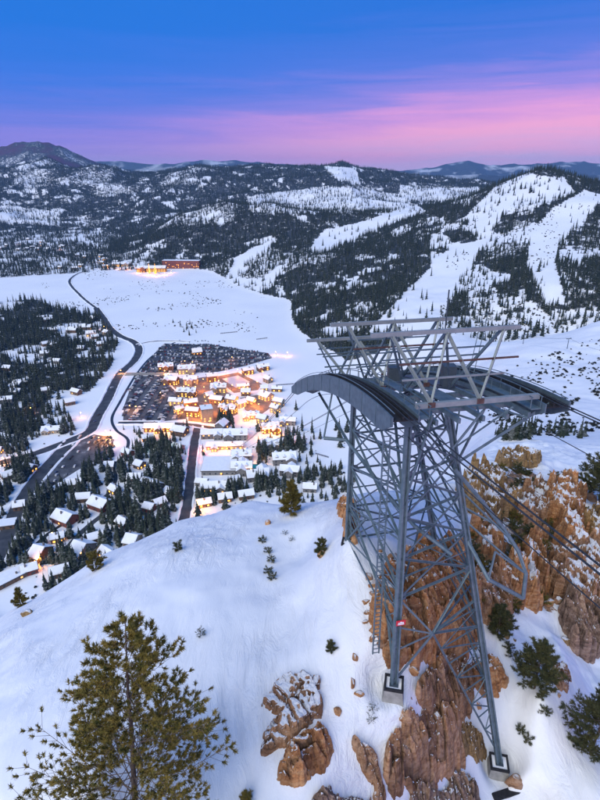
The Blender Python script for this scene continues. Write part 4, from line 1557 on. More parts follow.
outcrop('ochre_crag', [(462, 502), (468, 482), (486, 476), (506, 488), (516, 508), (504, 526), (482, 524)], 2.6, 'rock_ochre', 'ochre crag right of the tower just under the cables', 46, edge=0.9, cell=1.6, ang=0.4, **RK)
outcrop('brown_crag', [(512, 514), (522, 496), (542, 492), (550, 508), (546, 530), (526, 528)], 2.6, 'rock_brown', 'brown crag between the bright orange cliff and the pillar', 49, edge=0.9, cell=1.5, ang=0.2, **RK)
outcrop('brown_crag', [(548, 572), (566, 556), (590, 556), (612, 574), (612, 612), (584, 612), (560, 600)], 3.0, 'rock_brown', 'wide brown crag at the right edge below the pillar', 52, edge=0.9, cell=1.6, ang=0.35, **RK)
outcrop('tan_slabs', [(556, 610), (574, 602), (604, 616), (612, 652), (592, 664), (574, 652), (562, 634)], 2.4, 'rock_grey', 'tan upright slabs at the right edge above the pines', 47, edge=0.7, cell=0.9, aspect=4.0, ang=0.35, rough=1.2, crack=0.6, res=0.12, wob=0.6)
outcrop('ochre_crag', [(580, 520), (594, 508), (614, 508), (614, 556), (594, 556), (584, 542)], 3.0, 'rock_ochre', 'ochre crag touching the right edge beside the pillar', 53, edge=0.9, cell=1.5, ang=0.5, **RK)
outcrop('orange_crag', [(466, 552), (474, 534), (496, 532), (508, 548), (500, 570), (478, 574)], 2.2, 'rock_orange', 'orange crag between the lattice and the bright orange cliff', 55, edge=0.8, cell=1.3, ang=0.3, **RK)
outcrop('reddish_boulder', [(548, 676), (556, 664), (568, 668), (570, 682), (558, 688)], 1.0, 'rock_brown', 'reddish boulder lying on snow right of the dark pine', 51, edge=0.6, cell=1.0, rough=0.5, dome=0.4, res=0.08)
outcrop('cliff_band', [(496, 462), (506, 455), (522, 457), (540, 461), (538, 468), (516, 466), (502, 468)], 2.4, 'rock_ochre', 'long low ochre rock band on the snow shelf right of the tower', 54, edge=1.0, cell=2.0, ang=0.2, aspect=1.6, rough=1.1, crack=0.4, res=0.2, wob=0.8)
rock('skyline_rock', 268, 524, (0.45, 0.7, 0.5), 'rock_orange', 'small orange rock breaking the crest of the snowfield', 59, sub=3, sink=0.25)
rock('shrub_rock', 321, 556, (0.55, 0.5, 0.55), 'rock_orange', 'orange rock under the little pine on the snowfield', 61, sub=3, sink=0.25)
rock('edge_rock', 28, 614, (0.9, 0.6, 0.6), 'rock_ochre', 'ochre rock at the left rim of the snowfield', 63, sub=3, sink=0.25)
rock('edge_rock', 15, 607, (0.6, 0.6, 0.7), 'rock_brown', 'brown rock at the far left rim of the snowfield', 65, sub=3, sink=0.25)
for i, (px, py, sx, sy, sz, lab) in enumerate([
        (355, 660, 0.35, 0.5, 0.3, 'topmost of three little orange shards in the snow left of the near footing'),
        (353, 684, 0.25, 0.6, 0.3, 'middle one of three little orange shards in the snow left of the near footing'),
        (359, 696, 0.5, 0.35, 0.3, 'lowest of three little orange shards in the snow left of the near footing'),
        (338, 713, 0.4, 0.45, 0.35, 'single orange shard in the snow right of the snow-capped ledge'),
        (553, 691, 0.30, 0.24, 0.3, 'small brown stone lying in open snow right of the lower footing'),
        (559, 696, 0.22, 0.28, 0.25, 'smaller brown stone next to its twin in open snow, lower right'),
        (514, 784, 0.9, 0.7, 0.8, 'brown boulder beside the concrete retaining wall')]):
    rock('rock_shard', px, py, (sx, sy, sz), 'rock_orange' if i < 4 else 'rock_brown', lab, 70 + i, sub=3, sink=0.3)
# scree left of and under the tower
KINDS = {k: [rock_mesh('loose_rock', 1.0, *random.choice([(0.7, 0.6), (0.9, 0.8), (0.6, 0.9)]), 100 + i + 10 * n_, sub=3, strata=0.35, block=0.2, lump=0.4) for i in range(6)] for n_, k in enumerate(('rock_orange', 'rock_brown', 'rock_ochre'))}
for k, l in KINDS.items():
    for me in l:
        me.materials.append(M[k])


def loose(px, py, s, kind, label, group, flat=1.0, lift=0.0):
    x, y, z = sight(px, py)
    o = bpy.data.objects.new('loose_rock', random.choice(KINDS[kind]))
    COL.objects.link(o)
    o.location = (x, y, z + s * lift)
    o.rotation_euler = (random.uniform(-0.4, 0.4), random.uniform(-0.4, 0.4), random.uniform(0, 6.28))
    o.scale = (s, s * random.uniform(0.7, 1.1), s * flat)
    tag(o, label, 'rock', group)


rs = random.Random(5)
for (px, py, s) in [(368, 577, .7), (375, 585, .9), (372, 594, .45), (366, 603, .5), (374, 606, .55), (368, 613, .4), (377, 618, .6), (366, 622, .45), (375, 632, .55), (383, 600, .9), (384, 625, 1.0), (386, 645, .9), (372, 640, .4), (390, 560, .8), (380, 551, .5), (401, 655, 1.0), (412, 670, .9), (403, 718, .7), (412, 726, .55), (421, 690, 1.0), (478, 706, .7), (470, 735, .6), (440, 655, 1.2)]:
    loose(px, py, s, rs.choice(['rock_orange', 'rock_orange', 'rock_brown']), 'broken orange-brown rock strewn on snow below the left side of the tower', 'scree around the tower foot', 0.8)
# broken rocky slope to the right of the tower
for i in range(80):
    while True:
        px, py = rs.uniform(462, 612), rs.uniform(472, 650)
        if py > 560 and px < 540 and rs.random() < 0.75:
            continue
        if py < 500 and px > 540 and rs.random() < 0.55:
            continue
        break
    s = rs.choice([0.3, 0.45, 0.6, 0.8, 1.1]) * (0.9 + max(0, 560 - py) / 160)
    loose(px, py, s, rs.choice(['rock_orange', 'rock_orange', 'rock_brown', 'rock_ochre', 'rock_ochre']), 'weathered rock on the broken snowy slope right of the tower', 'rocks on the right-hand slope', rs.uniform(0.7, 1.4), 0.15)


# ------------------------------------------------------------------ pines and shrubs with needle tufts
def needle_mat(name, c1, c2):
    m, t, b = material(name)
    geo = NN(t, 'ShaderNodeNewGeometry')
    n1 = NN(t, 'ShaderNodeTexNoise', i_Scale=1.9, i_Detail=4.0, i_Roughness=0.7)
    LK(t, geo.outputs['Position'], n1.inputs['Vector'])
    r = ramp(t, [(0.36, c1), (0.66, c2)])
    LK(t, n1.outputs['Fac'], r.inputs[0])
    LK(t, r.outputs[0], b.inputs['Base Color'])
    b.inputs['Roughness'].default_value = 0.7
    b.inputs['Specular IOR Level'].default_value = 0.2
    return m


M['needle'] = needle_mat('pine_needles', (0.075, 0.085, 0.022), (0.34, 0.24, 0.05))
M['needle_yellow'] = needle_mat('yellow_pine_needles', (0.09, 0.085, 0.02), (0.20, 0.14, 0.03))
M['needle_dark'] = needle_mat('dark_pine_needles', (0.04, 0.055, 0.028), (0.12, 0.11, 0.04))
M['twig'] = noise_mat('grey_twig', (0.10, 0.075, 0.06), (0.22, 0.17, 0.13), 5.0, 0.95)
M['brush'] = noise_mat('winter_brush', (0.014, 0.02, 0.019), (0.034, 0.036, 0.03), 1.5, 0.95, rand=0.4)


def tuft(V, F, c, d, L, rg, n_, w):
    d = d.normalized()
    u = Vector((0, 0, 1)) if abs(d.z) < 0.9 else Vector((1, 0, 0))
    s = d.cross(u).normalized()
    u = s.cross(d)
    for _ in range(n_):
        a = rg.uniform(0, 6.283)
        o = rg.uniform(0.1, 1.45)
        nd = (d * math.cos(o) + (s * math.cos(a) + u * math.sin(a)) * math.sin(o))
        p = c - d * rg.uniform(0, L * 0.9)
        sd = nd.cross(Vector((rg.uniform(-1, 1), rg.uniform(-1, 1), rg.uniform(-1, 1)))).normalized() * w
        l = L * rg.uniform(0.7, 1.1)
        k = len(V)
        V += [p - sd, p + sd, p + nd * l]
        F.append((k, k + 1, k + 2))


def pine(name, loc, H, rad, seed, mat, label, cat='tree', group=None, whorls=16, needles=30, L=0.26, w=0.011, lean=(0, 0), crown_from=0.08, ratio=1.0, up=0.35, shape=0.7, twigs=7, bare=0.0, thin=1.0, nbr=5):
    rg = random.Random(seed)
    t = empty(name, loc, rg.uniform(0, 6.28) if bare == 0 else 0)
    t.rotation_euler = (0, 0, 0)
    wood = MB()
    top = Vector((lean[0], lean[1], H))
    tr = [Vector((0, 0, -0.5))] + [Vector((lean[0] * (i / 6) ** 1.5 + rg.uniform(-.04, .04) * H * 0.12, lean[1] * (i / 6) ** 1.5 + rg.uniform(-.04, .04) * H * 0.12, H * i / 6)) for i in range(7)]
    wood.tube(tr, [0.0217 * H * thin] + [0.02 * H * thin * (1 - i / 6.3) + 0.01 for i in range(7)], 7)
    trunk = wood.build('trunk', M['bark'], t, True)
    V, F = [], []
    limbs = MB()

    def at(z):
        k = min(max(z / H * 6, 0), 5.999)
        i = int(k) + 1
        return tr[i].lerp(tr[i + 1], k - int(k))
    for i in range(whorls):
        f = (i + rg.uniform(-0.3, 0.3)) / whorls
        f = min(max(f, 0.0), 0.985)
        z = H * (crown_from + (1 - crown_from) * f)
        rmax = rad * ((1 - f) ** shape) * (0.75 + 0.35 * rg.random()) + 0.05 * rad
        nb = max(3, int(round(nbr * (1 - 0.3 * f))))
        a0 = rg.uniform(0, 6.283)
        for j in range(nb):
            if rg.random() < 0.10:
                continue
            a = a0 + 6.283 * j / nb + rg.uniform(-0.4, 0.4)
            l = rmax * rg.uniform(0.65, 1.15)
            d = Vector((math.cos(a), math.sin(a), 0))
            p0 = at(z)
            p1 = p0 + d * l * 0.5 + Vector((0, 0, l * (up * 0.25 + rg.uniform(-0.08, 0.06))))
            p2 = p0 + d * l + Vector((0, 0, l * (up * 0.9 + rg.uniform(-0.10, 0.12))))
            rb = 0.006 * H * thin * (0.35 + 0.65 * l / rad) * 0.55
            limbs.tube([p0, p1, p2], [rb, rb * 0.7, rb * 0.3], 4, False)
            k = max(2, int(twigs * l / rad + 1.5))
            for q in range(k):
                tt = 0.30 + 0.70 * (q + rg.random() * 0.6) / k
                tt = min(tt, 1.0)
                b0 = p0.lerp(p1, tt * 2) if tt < 0.5 else p1.lerp(p2, tt * 2 - 1)
                for sgn in (-1, 1):
                    if rg.random() < 0.12 + bare:
                        continue
                    sd = Vector((-d.y, d.x, 0)) * sgn
                    dr = (d * rg.uniform(0.5, 1.0) + sd * rg.uniform(0.3, 1.0) + Vector((0, 0, rg.uniform(0.15, 0.75)))).normalized()
                    b1 = b0 + dr * rg.uniform(0.18, 0.42) * max(l * 0.62, 0.25) * ratio
                    limbs.tube([b0, b1], [rb * 0.4, rb * 0.22], 3, False)
                    tuft(V, F, b1, dr, L, rg, needles, w)
                    if rg.random() < 0.55:
                        tuft(V, F, b0.lerp(b1, 0.5), (dr + Vector((0, 0, 0.4))), L * 0.85, rg, needles // 2, w)
            tuft(V, F, p2, (p2 - p1), L, rg, needles, w)
    tuft(V, F, tr[-1], Vector((0, 0, 1)), L, rg, needles, w)
    limbs.build('branches', M['twig'], trunk)
    mesh_obj('crown', V, F, M[mat], t)
    tag(t, label, cat, group)
    return t


def stand_at(px, py, y=None):
    if y is None:
        return sight(px, py)
    x, y_, _ = at_y(px, py, y)
    return x, y_, float(ground(x, y_))


# big pine at the lower left: its foot is below the picture
bx_, by_, _ = at_y(140, 800, 23.0)
bz_ = float(ground(bx_, by_))
tx_, _, tz_ = at_y(126, 618, 23.0)
PINE_LOC = (bx_ - 0.3, by_, bz_)
pine('pine_tree', PINE_LOC, tz_ - bz_, 6.0, 4, 'needle', 'large bushy golden-green pine filling the lower left corner', whorls=30, needles=46, L=0.29, w=0.026, lean=(tx_ - bx_ + 0.3, 0.1), crown_from=0.12, shape=0.70, twigs=10, thin=0.6, nbr=6, ratio=0.8)
pine('pine_tree', stand_at(246, 806), 1.3, 0.6, 9, 'needle', 'tip of a small pine at the bottom edge right of the large pine', whorls=6, needles=26, L=0.2, twigs=3)
pine('pine_tree', stand_at(534, 690), 5.6, 2.2, 14, 'needle_dark', 'dark pine standing on the snow slope right of the tower', whorls=20, needles=30, L=0.30, w=0.022, crown_from=0.18, shape=0.5, twigs=8, thin=0.8)
pine('pine_tree', stand_at(590, 756), 7.4, 3.0, 17, 'needle_dark', 'tall open pine at the right edge with a bare lower trunk', whorls=22, needles=30, L=0.32, w=0.024, crown_from=0.2, shape=0.42, twigs=9, lean=(0.8, 0.2), thin=0.8)
pine('pine_tree', stand_at(497, 636), 3.8, 1.5, 19, 'needle_dark', 'smaller pine between the tower lattice and the dark pine', whorls=15, needles=28, L=0.28, w=0.02, crown_from=0.15, shape=0.5, twigs=7)
pine('pine_tree', stand_at(598, 505), 9.5, 4.2, 23, 'needle_dark', 'gnarled pine at the right edge high on the rocky slope', whorls=16, needles=28, L=0.5, w=0.045, crown_from=0.25, shape=0.4, twigs=7)
pine('pine_tree', stand_at(291, 514), 5.2, 1.7, 25, 'needle_yellow', 'yellow-green pine just over the crest of the snowfield', whorls=16, needles=26, L=0.36, w=0.03, shape=0.5, twigs=5)
pine('pine_tree', stand_at(321, 555), 2.0, 0.75, 29, 'needle_dark', 'little pine growing from the orange rock on the snowfield', whorls=9, needles=22, L=0.22, w=0.018, shape=0.35, twigs=4)
pine('pine_tree', stand_at(331, 652), 1.0, 0.5, 31, 'needle_dark', 'small round pine alone in the snow above the layered boulder', whorls=7, needles=22, L=0.16, w=0.011, shape=0.3, twigs=4)
pine('pine_tree', stand_at(96, 570), 2.6, 1.4, 33, 'needle_yellow', 'yellow-green shrubby pine on the left skyline of the snowfield', whorls=8, needles=24, L=0.30, w=0.026, shape=0.35, twigs=4)
pine('pine_tree', stand_at(21, 606), 3.0, 1.0, 35, 'needle_yellow', 'slim yellow-green pine at the left rim of the snowfield', whorls=9, needles=24, L=0.28, w=0.024, shape=0.7, twigs=4)
pine('pine_sapling', stand_at(178, 550), 1.1, 0.7, 37, 'needle_dark', 'low dark sapling on the upper left of the snowfield', 'sapling', whorls=5, needles=16, L=0.26, w=0.018, shape=0.3, twigs=3, bare=0.2)
pine('pine_sapling', stand_at(201, 637), 0.9, 0.5, 39, 'needle_dark', 'thin bare-looking sapling in the middle of the smooth snow', 'sapling', whorls=5, needles=9, L=0.16, w=0.010, shape=0.3, twigs=2, bare=0.35)
BUR = 'sapling tips poking through the snowfield'
for i, (px, py, h, lab) in enumerate([(262, 542, .6, 'uppermost of a column of sapling tips in the snow'), (268, 553, .7, 'second from the top in the column of sapling tips'), (271, 562, .8, 'middle of the column of sapling tips, its densest clump'),
                                      (268, 573, .7, 'fourth in the column of sapling tips, just below the densest clump'), (272, 579, .7, 'lowest of the column of sapling tips in the snow')]):
    pine('buried_sapling', stand_at(px, py), h, 0.55, 50 + i, 'needle_dark', lab, 'sapling', BUR, whorls=4, needles=12, L=0.2, w=0.014, shape=0.2, twigs=2, bare=0.25)
for i, (px, py, h, lab) in enumerate([(285, 535, .5, 'tiny sapling right of the column of sapling tips'), (292, 541, .5, 'tiny sapling nearer the little pine on the snowfield'), (372, 712, .6, 'dry twiggy shrub left of the near footing, upper of two'), (371, 723, .6, 'dry twiggy shrub left of the near footing, lower of two')]):
    pine('twiggy_shrub', stand_at(px, py), h, 0.45, 60 + i, 'needle_dark', lab, 'shrub', None, whorls=5, needles=4, L=0.12, w=0.008, shape=0.2, twigs=3, bare=0.3)
# brush between the rocks on the right
rs = random.Random(8)
BR = [((497, 668), (506, 676)), ((548, 650), (556, 664))]
for i in range(95):
    px, py = rs.uniform(464, 604), rs.uniform(468, 612)
    pine('slope_shrub', stand_at(px, py), rs.uniform(1.0, 2.0), rs.uniform(0.8, 1.4), 100 + i, rs.choice(['needle_dark', 'needle_dark', 'needle_yellow']), 'dark evergreen shrub among the rocks right of the tower', 'shrub', 'shrubs on the right-hand slope', whorls=4, needles=14, L=0.3, w=0.03, shape=0.2, twigs=3)
for i, (px, py) in enumerate([(500, 640), (508, 650), (512, 658), (560, 680), (540, 700), (520, 735), (527, 742), (575, 745), (545, 715)]):
    pine('slope_shrub', stand_at(px, py), rs.uniform(0.5, 0.9), rs.uniform(0.4, 0.7), 160 + i, 'needle_dark', 'low shrub in open snow between the lower footing and the pines', 'shrub', 'low shrubs in the lower right snow', whorls=4, needles=12, L=0.2, w=0.014, shape=0.2, twigs=2)

# ------------------------------------------------------------------ valley floor: roads, lots, creek
M['asphalt'] = noise_mat('wet_asphalt', (0.035, 0.04, 0.05), (0.075, 0.08, 0.09), 0.12, 0.75, detail=6.0, third=(0.16, 0.165, 0.18), coord='Object')
M['asphalt_snowy'] = noise_mat('snow_streaked_asphalt', (0.05, 0.055, 0.065), (0.13, 0.135, 0.15), 0.06, 0.8, detail=8.0, pos=(0.42, 0.62), third=(0.62, 0.64, 0.68), coord='Object')
M['creek'] = noise_mat('dark_creek', (0.012, 0.016, 0.022), (0.04, 0.045, 0.05), 0.2, 0.35)
M['paving'] = noise_mat('village_paving', (0.13, 0.11, 0.10), (0.22, 0.19, 0.17), 0.2, 0.8)


def flat(name, poly_px, z, mat):
    P = [on_z(px, py, 0) for px, py in poly_px]
    o = MB().prism([(p[0], p[1]) for p in P], z - 0.6, z).build(name, mat)
    return tag(o, kind='structure')


def ribbon_pts(path_px, closed=False, step=6.0):
    P = [Vector(on_z(px, py, 0)) for px, py in path_px]
    out = []
    for i in range(len(P) - 1):
        p0, p1, p2, p3 = P[max(i - 1, 0)], P[i], P[i + 1], P[min(i + 2, len(P) - 1)]
        k = max(2, int((p2 - p1).length / step))
        for j in range(k):
            t = j / k
            out.append(0.5 * ((2 * p1) + (p2 - p0) * t + (2 * p0 - 5 * p1 + 4 * p2 - p3) * t * t + (3 * p1 - p0 - 3 * p2 + p3) * t ** 3))
    return out + [P[-1]]


def ribbon(name, path_px, width, z, mat, kind='structure'):
    c = ribbon_pts(path_px)
    v, f = [], []
    for i, p in enumerate(c):
        d = c[min(i + 1, len(c) - 1)] - c[max(i - 1, 0)]
        s = Vector((d.y, -d.x, 0)).normalized() * (width * (0.93 + 0.14 * random.random()) / 2)
        for q, zz in ((p - s, z), (p + s, z), (p + s, z - 0.6), (p - s, z - 0.6)):
            v.append((q.x, q.y, zz))
    for i in range(len(c) - 1):
        a = i * 4
        f += [(a, a + 4, a + 5, a + 1), (a + 1, a + 5, a + 6, a + 2), (a + 3, a + 7, a + 4, a)]
    o = mesh_obj(name, v, f, mat)
    return tag(o, kind=kind), c


ROAD1 = [(96, 308), (104, 319), (110, 328), (120, 336), (134, 342), (139, 350), (134, 361), (123, 371), (117, 379), (108, 398), (97, 417), (90, 431), (72, 440), (48, 449), (25, 457), (-20, 468)]
ROAD2 = [(198, 426), (195, 440), (192, 462), (189, 490), (186, 512), (181, 528)]
ROAD3 = [(72, 441), (58, 455), (44, 470), (30, 488), (18, 508), (8, 532), (-6, 562)]
ROADS = []
for nm, pth, wd, z in (('main_road', ROAD1, 13.0, 0.20), ('side_road', ROAD2, 9.5, 0.20), ('lower_road', ROAD3, 14.0, 0.24),
                       ('village_street', [(118, 423), (150, 423), (180, 424), (200, 426), (222, 430)], 8.0, 0.22), ('meadow_road', [(137, 345), (150, 342), (165, 341), (190, 342)], 6.0, 0.22),
                       ('forest_road', [(0, 432), (18, 424), (30, 414), (40, 400)], 5.0, 0.2), ('lane', [(150, 520), (142, 510), (130, 500), (118, 506), (104, 514), (84, 530), (70, 545), (62, 556)], 5.0, 0.2),
                       ('resort_road', [(96, 308), (80, 295), (70, 280), (90, 270), (130, 268), (160, 273)], 7.0, 0.2)):
    o_, c_ = ribbon(nm, pth, wd, z, M['asphalt'])
    ROADS.append((np.array([(p.x, p.y) for p in c_]), wd))
o_, c_ = ribbon('creek', [(180, 340), (164, 348), (150, 358), (138, 372), (129, 386), (120, 402), (112, 418), (116, 430), (128, 440), (124, 455), (114, 466), (116, 478), (110, 492), (92, 505), (70, 520), (48, 534), (20, 560)], 3.4, 0.16, M['creek'])
ROADS.append((np.array([(p.x, p.y) for p in c_]), 4.0))
# ploughed snow banks along the roads
for path_, wd in ROADS[:5] + ROADS[7:8]:
    for sg in (-1, 1):
        v, f = [], []
        for i in range(len(path_)):
            d = path_[min(i + 1, len(path_) - 1)] - path_[max(i - 1, 0)]
            nrm = np.array([d[1], -d[0]]) / (np.hypot(*d) + 1e-9) * sg
            hh_ = random.uniform(0.5, 1.5)
            c0 = path_[i] + nrm * (wd / 2 - 0.3 + random.uniform(-0.5, 0.5))
            for k, (o_, z_) in enumerate(((0.0, 0.15), (0.9, hh_), (1.9, hh_ * 0.9), (3.6, -0.2))):
                q = c0 + nrm * (o_ + random.uniform(-0.2, 0.2) * (k > 0))
                v.append((q[0], q[1], z_))
        for i in range(len(path_) - 1):
            for k in range(3):
                a = i * 4 + k
                f.append((a, a + 4, a + 5, a + 1) if sg > 0 else (a + 1, a + 5, a + 4, a))
        tag(mesh_obj('snow_bank', v, f, M['snow'], None, True), kind='structure')
LOT1 = [(164, 343.5), (215, 345), (245, 350), (268, 353), (272, 358), (245, 366), (215, 372.5), (200, 372.5), (139, 373.5), (150, 358)]
LOT2 = [(137, 376), (164, 376), (170, 386), (186, 401), (186, 419), (160, 421.5), (123, 421.5), (124, 406), (130, 389)]
LOT3 = [(76, 437), (90, 434), (112, 437), (114, 447), (98, 460), (78, 470), (56, 484), (40, 494), (32, 488), (46, 470), (62, 452)]
LOT4 = [(-20, 538), (6, 536), (22, 520), (28, 506), (40, 500), (30, 530), (14, 552), (-12, 568)]
flat('parking_lot', LOT1, 0.12, M['asphalt_snowy'])
flat('parking_lot', LOT2, 0.12, M['asphalt_snowy'])
flat('parking_lot', LOT3, 0.12, M['asphalt_snowy'])
flat('village_plaza', [(214, 377), (238, 372.5), (262, 384), (258, 390), (234, 393)], 0.14, M['paving'])
flat('village_plaza', [(166, 377.5), (190, 379), (212, 376), (216, 388), (236, 396), (238, 414), (216, 424), (188, 421), (190, 402), (174, 388)], 0.10, M['paving'])
flat('village_plaza', [(240, 398), (262, 394), (276, 404), (262, 414), (246, 412)], 0.14, M['paving'])
flat('ice_rink', [(222, 379), (238, 375.5), (250, 382), (236, 388)], 0.3, noise_mat('rink_ice', (0.55, 0.52, 0.55), (0.65, 0.63, 0.66), 0.1, 0.4))

# ------------------------------------------------------------------ buildings
WARM = (1.0, 0.33, 0.04)
M['lit'] = glow_mat('lit_window', (1.0, 0.42, 0.07), 2.6)
M['lit_soft'] = glow_mat('softly_lit_window', (1.0, 0.50, 0.15), 1.0)
M['dark_glass'] = noise_mat('dark_glass', (0.02, 0.025, 0.035), (0.05, 0.06, 0.075), 1.0, 0.15, spec=0.6)
WALLS = [noise_mat('brown_siding', (0.12, 0.07, 0.045), (0.19, 0.12, 0.08), 0.8, 0.9, rand=0.25), noise_mat('grey_siding', (0.16, 0.15, 0.15), (0.25, 0.24, 0.23), 0.8, 0.9, rand=0.25),
         noise_mat('tan_stucco', (0.30, 0.24, 0.18), (0.40, 0.33, 0.26), 0.8, 0.9, rand=0.2), noise_mat('red_brown_siding', (0.17, 0.05, 0.04), (0.24, 0.08, 0.06), 0.8, 0.9, rand=0.2)]
M['roof_edge'] = noise_mat('dark_roof', (0.05, 0.045, 0.045), (0.09, 0.08, 0.075), 0.7, 0.85)
M['chimney'] = noise_mat('stone_chimney', (0.16, 0.14, 0.13), (0.26, 0.23, 0.21), 1.5, 0.9)
M['lamp_pole'] = noise_mat('lamp_pole', (0.03, 0.03, 0.035), (0.06, 0.06, 0.065), 2.0, 0.6)
M['teal'] = noise_mat('pool_water', (0.02, 0.16, 0.18), (0.04, 0.22, 0.24), 0.3, 0.15, emit=((0.03, 0.35, 0.4), 0.25))
WIN = {k: MB().box((-0.8, -0.05, 0), (0.8, 0.05, 1.5)).mesh('window', M[k]) for k in ('lit', 'lit_soft', 'dark_glass')}
DOOR = MB().box((-0.6, -0.06, 0), (0.6, 0.06, 2.2)).mesh('door', M['roof_edge'])
FOOTPRINTS = []


def building(name, px, py, L, Wd, H, rot, label, wall=0, cat='house', group=None, lit=0.3, rise=0.32, chim=True, dormers=0, rows=1, over=0.9, snow=0.55, flatroof=False, bright='lit'):
    x, y, _ = on_z(px, py, 0)
    b = empty(name, (x, y, 0), R(rot))
    FOOTPRINTS.append((x, y, 0.62 * math.hypot(L, Wd)))
    rg = random.Random(int(px * 31 + py * 17))
    MB().box((-L / 2, -Wd / 2, -0.5), (L / 2, Wd / 2, H)).build('wall', WALLS[wall], b)
    a, c = L / 2 + over, Wd / 2 + over
    if flatroof:
        rf = MB().box((-a, -c, H + 0.003), (a, c, H + 0.5)).build('roof', M['roof_edge'], b)
        MB().box((-a + 0.3, -c + 0.3, H + 0.503), (a - 0.3, c - 0.3, H + 0.95)).build('roof_snow', M['snow'], rf)
        ht = H + 0.9
    else:
        ht = H + Wd * rise
        g = Wd * rise / (Wd / 2)
        ez = H - over * g

        def slab(t0, t1, e):
            return [(-a + e, -c + e, ez + t0 + e * g), (a - e, -c + e, ez + t0 + e * g), (a - e, 0, ht + t0), (-a + e, 0, ht + t0), (a - e, c - e, ez + t0 + e * g), (-a + e, c - e, ez + t0 + e * g)], t1
        rm = MB()
        for t0, th_ in ((0.02, 0.28),):
            lo, _ = slab(t0, 0, 0)
            hi, _ = slab(t0 + th_, 0, 0)
            rm.add(lo + hi, [(0, 3, 2, 1), (3, 5, 4, 2), (6, 7, 8, 9), (9, 8, 10, 11), (0, 1, 7, 6), (4, 5, 11, 10), (1, 2, 8, 7), (2, 4, 10, 8), (3, 0, 6, 9), (5, 3, 9, 11)])
        rf = rm.build('roof', M['roof_edge'], b)
        sm = MB()
        lo, _ = slab(0.304, 0, 0.12)
        hi, _ = slab(0.304 + snow, 0, 0.28)
        sm.add(lo + hi, [(0, 3, 2, 1), (3, 5, 4, 2), (6, 7, 8, 9), (9, 8, 10, 11), (0, 1, 7, 6), (4, 5, 11, 10), (1, 2, 8, 7), (2, 4, 10, 8), (3, 0, 6, 9), (5, 3, 9, 11)])
        sm.build('roof_snow', M['snow'], rf)
        # gable infill
        MB().add([(-L / 2, -Wd / 2, H), (-L / 2, Wd / 2, H), (-L / 2, 0, ht), (-L / 2 + 0.3, -Wd / 2, H), (-L / 2 + 0.3, Wd / 2, H), (-L / 2 + 0.3, 0, ht)], [(0, 2, 1), (3, 4, 5), (0, 3, 5, 2), (1, 2, 5, 4), (0, 1, 4, 3)]).build('gable', WALLS[wall], b)
        MB().add([(L / 2, -Wd / 2, H), (L / 2, Wd / 2, H), (L / 2, 0, ht), (L / 2 - 0.3, -Wd / 2, H), (L / 2 - 0.3, Wd / 2, H), (L / 2 - 0.3, 0, ht)], [(0, 1, 2), (3, 5, 4), (0, 2, 5, 3), (1, 4, 5, 2), (0, 3, 4, 1)]).build('gable', WALLS[wall], b)
        for i in range(dormers):
            xd = -L / 2 + L * (i + 0.5) / dormers
            for sg in (-1, 1):
                w_, y0, y1 = 1.5, sg * Wd * 0.16, sg * Wd * 0.44
                zb = ht - abs(y1) * g - 0.2
                d = MB().box((xd - w_, min(y0, y1), zb), (xd + w_, max(y0, y1), zb + 2.3)).build('dormer', WALLS[wall], b)
                MB().add([(xd - w_ - .3, y1 + sg * .4, zb + 2.2), (xd + w_ + .3, y1 + sg * .4, zb + 2.2), (xd, y1 + sg * .4, zb + 3.6), (xd - w_ - .3, 0, zb + 2.2), (xd + w_ + .3, 0, zb + 2.2), (xd, 0, zb + 3.6)],
                         [(0, 1, 2), (3, 5, 4), (0, 2, 5, 3), (1, 4, 5, 2), (0, 3, 4, 1)]).build('dormer_snow', M['snow'], d)
    if L > 19 and not flatroof:
        wx = L * rg.choice([-0.28, 0.0, 0.28])
        ww, wl_ = Wd * 0.36, Wd / 2 + rg.uniform(3.0, 6.0)
        hw = H * rg.uniform(0.85, 1.0)
        for sg in ((-1, 1) if rg.random() < 0.5 else (-1,)):
            y0, y1 = sorted((sg * Wd * 0.3, sg * wl_))
            w_o = MB().box((wx - ww, y0, -0.5), (wx + ww, y1, hw)).build('wing', WALLS[wall], b)
            hr = hw + ww * 0.62
            ye = sg * (wl_ + 0.7)
            prof_ = [(-ww - 0.7, hw - 0.4), (0, hr), (ww + 0.7, hw - 0.4), (ww + 0.5, hw + 0.32), (0, hr + 0.75), (-ww - 0.5, hw + 0.32)]
            vv = [(wx + a_, yy, z_) for yy in (0.0, ye) for a_, z_ in prof_]
            ff = [(i, (i + 1) % 6, (i + 1) % 6 + 6, i + 6) for i in range(6)] + [(0, 5, 4, 1), (1, 4, 3, 2), (6, 7, 10, 11), (7, 8, 9, 10)]
            mesh_obj('wing_roof', vv, ff, M['snow'], w_o)
            MB().add([(wx - ww, sg * wl_, hw), (wx + ww, sg * wl_, hw), (wx, sg * wl_, hr - 0.05), (wx, sg * (wl_ - 0.3), hw)], [(0, 1, 2), (0, 2, 3), (1, 3, 2), (0, 3, 1)]).build('wing_gable', WALLS[wall], w_o)
            for i in range(2):
                o = link('window', WIN[bright if rg.random() < lit else 'dark_glass'], None, w_o)
                o.location = (wx + (i - 0.5) * ww, sg * (wl_ + 0.04), 1.2)
    if chim:
        cx, cy = rg.uniform(-L * 0.3, L * 0.3), rg.choice([-1, 1]) * Wd * 0.18
        MB().box((cx - 0.6, cy - 0.6, H), (cx + 0.6, cy + 0.6, ht + 1.6)).build('chimney', M['chimney'], rf)
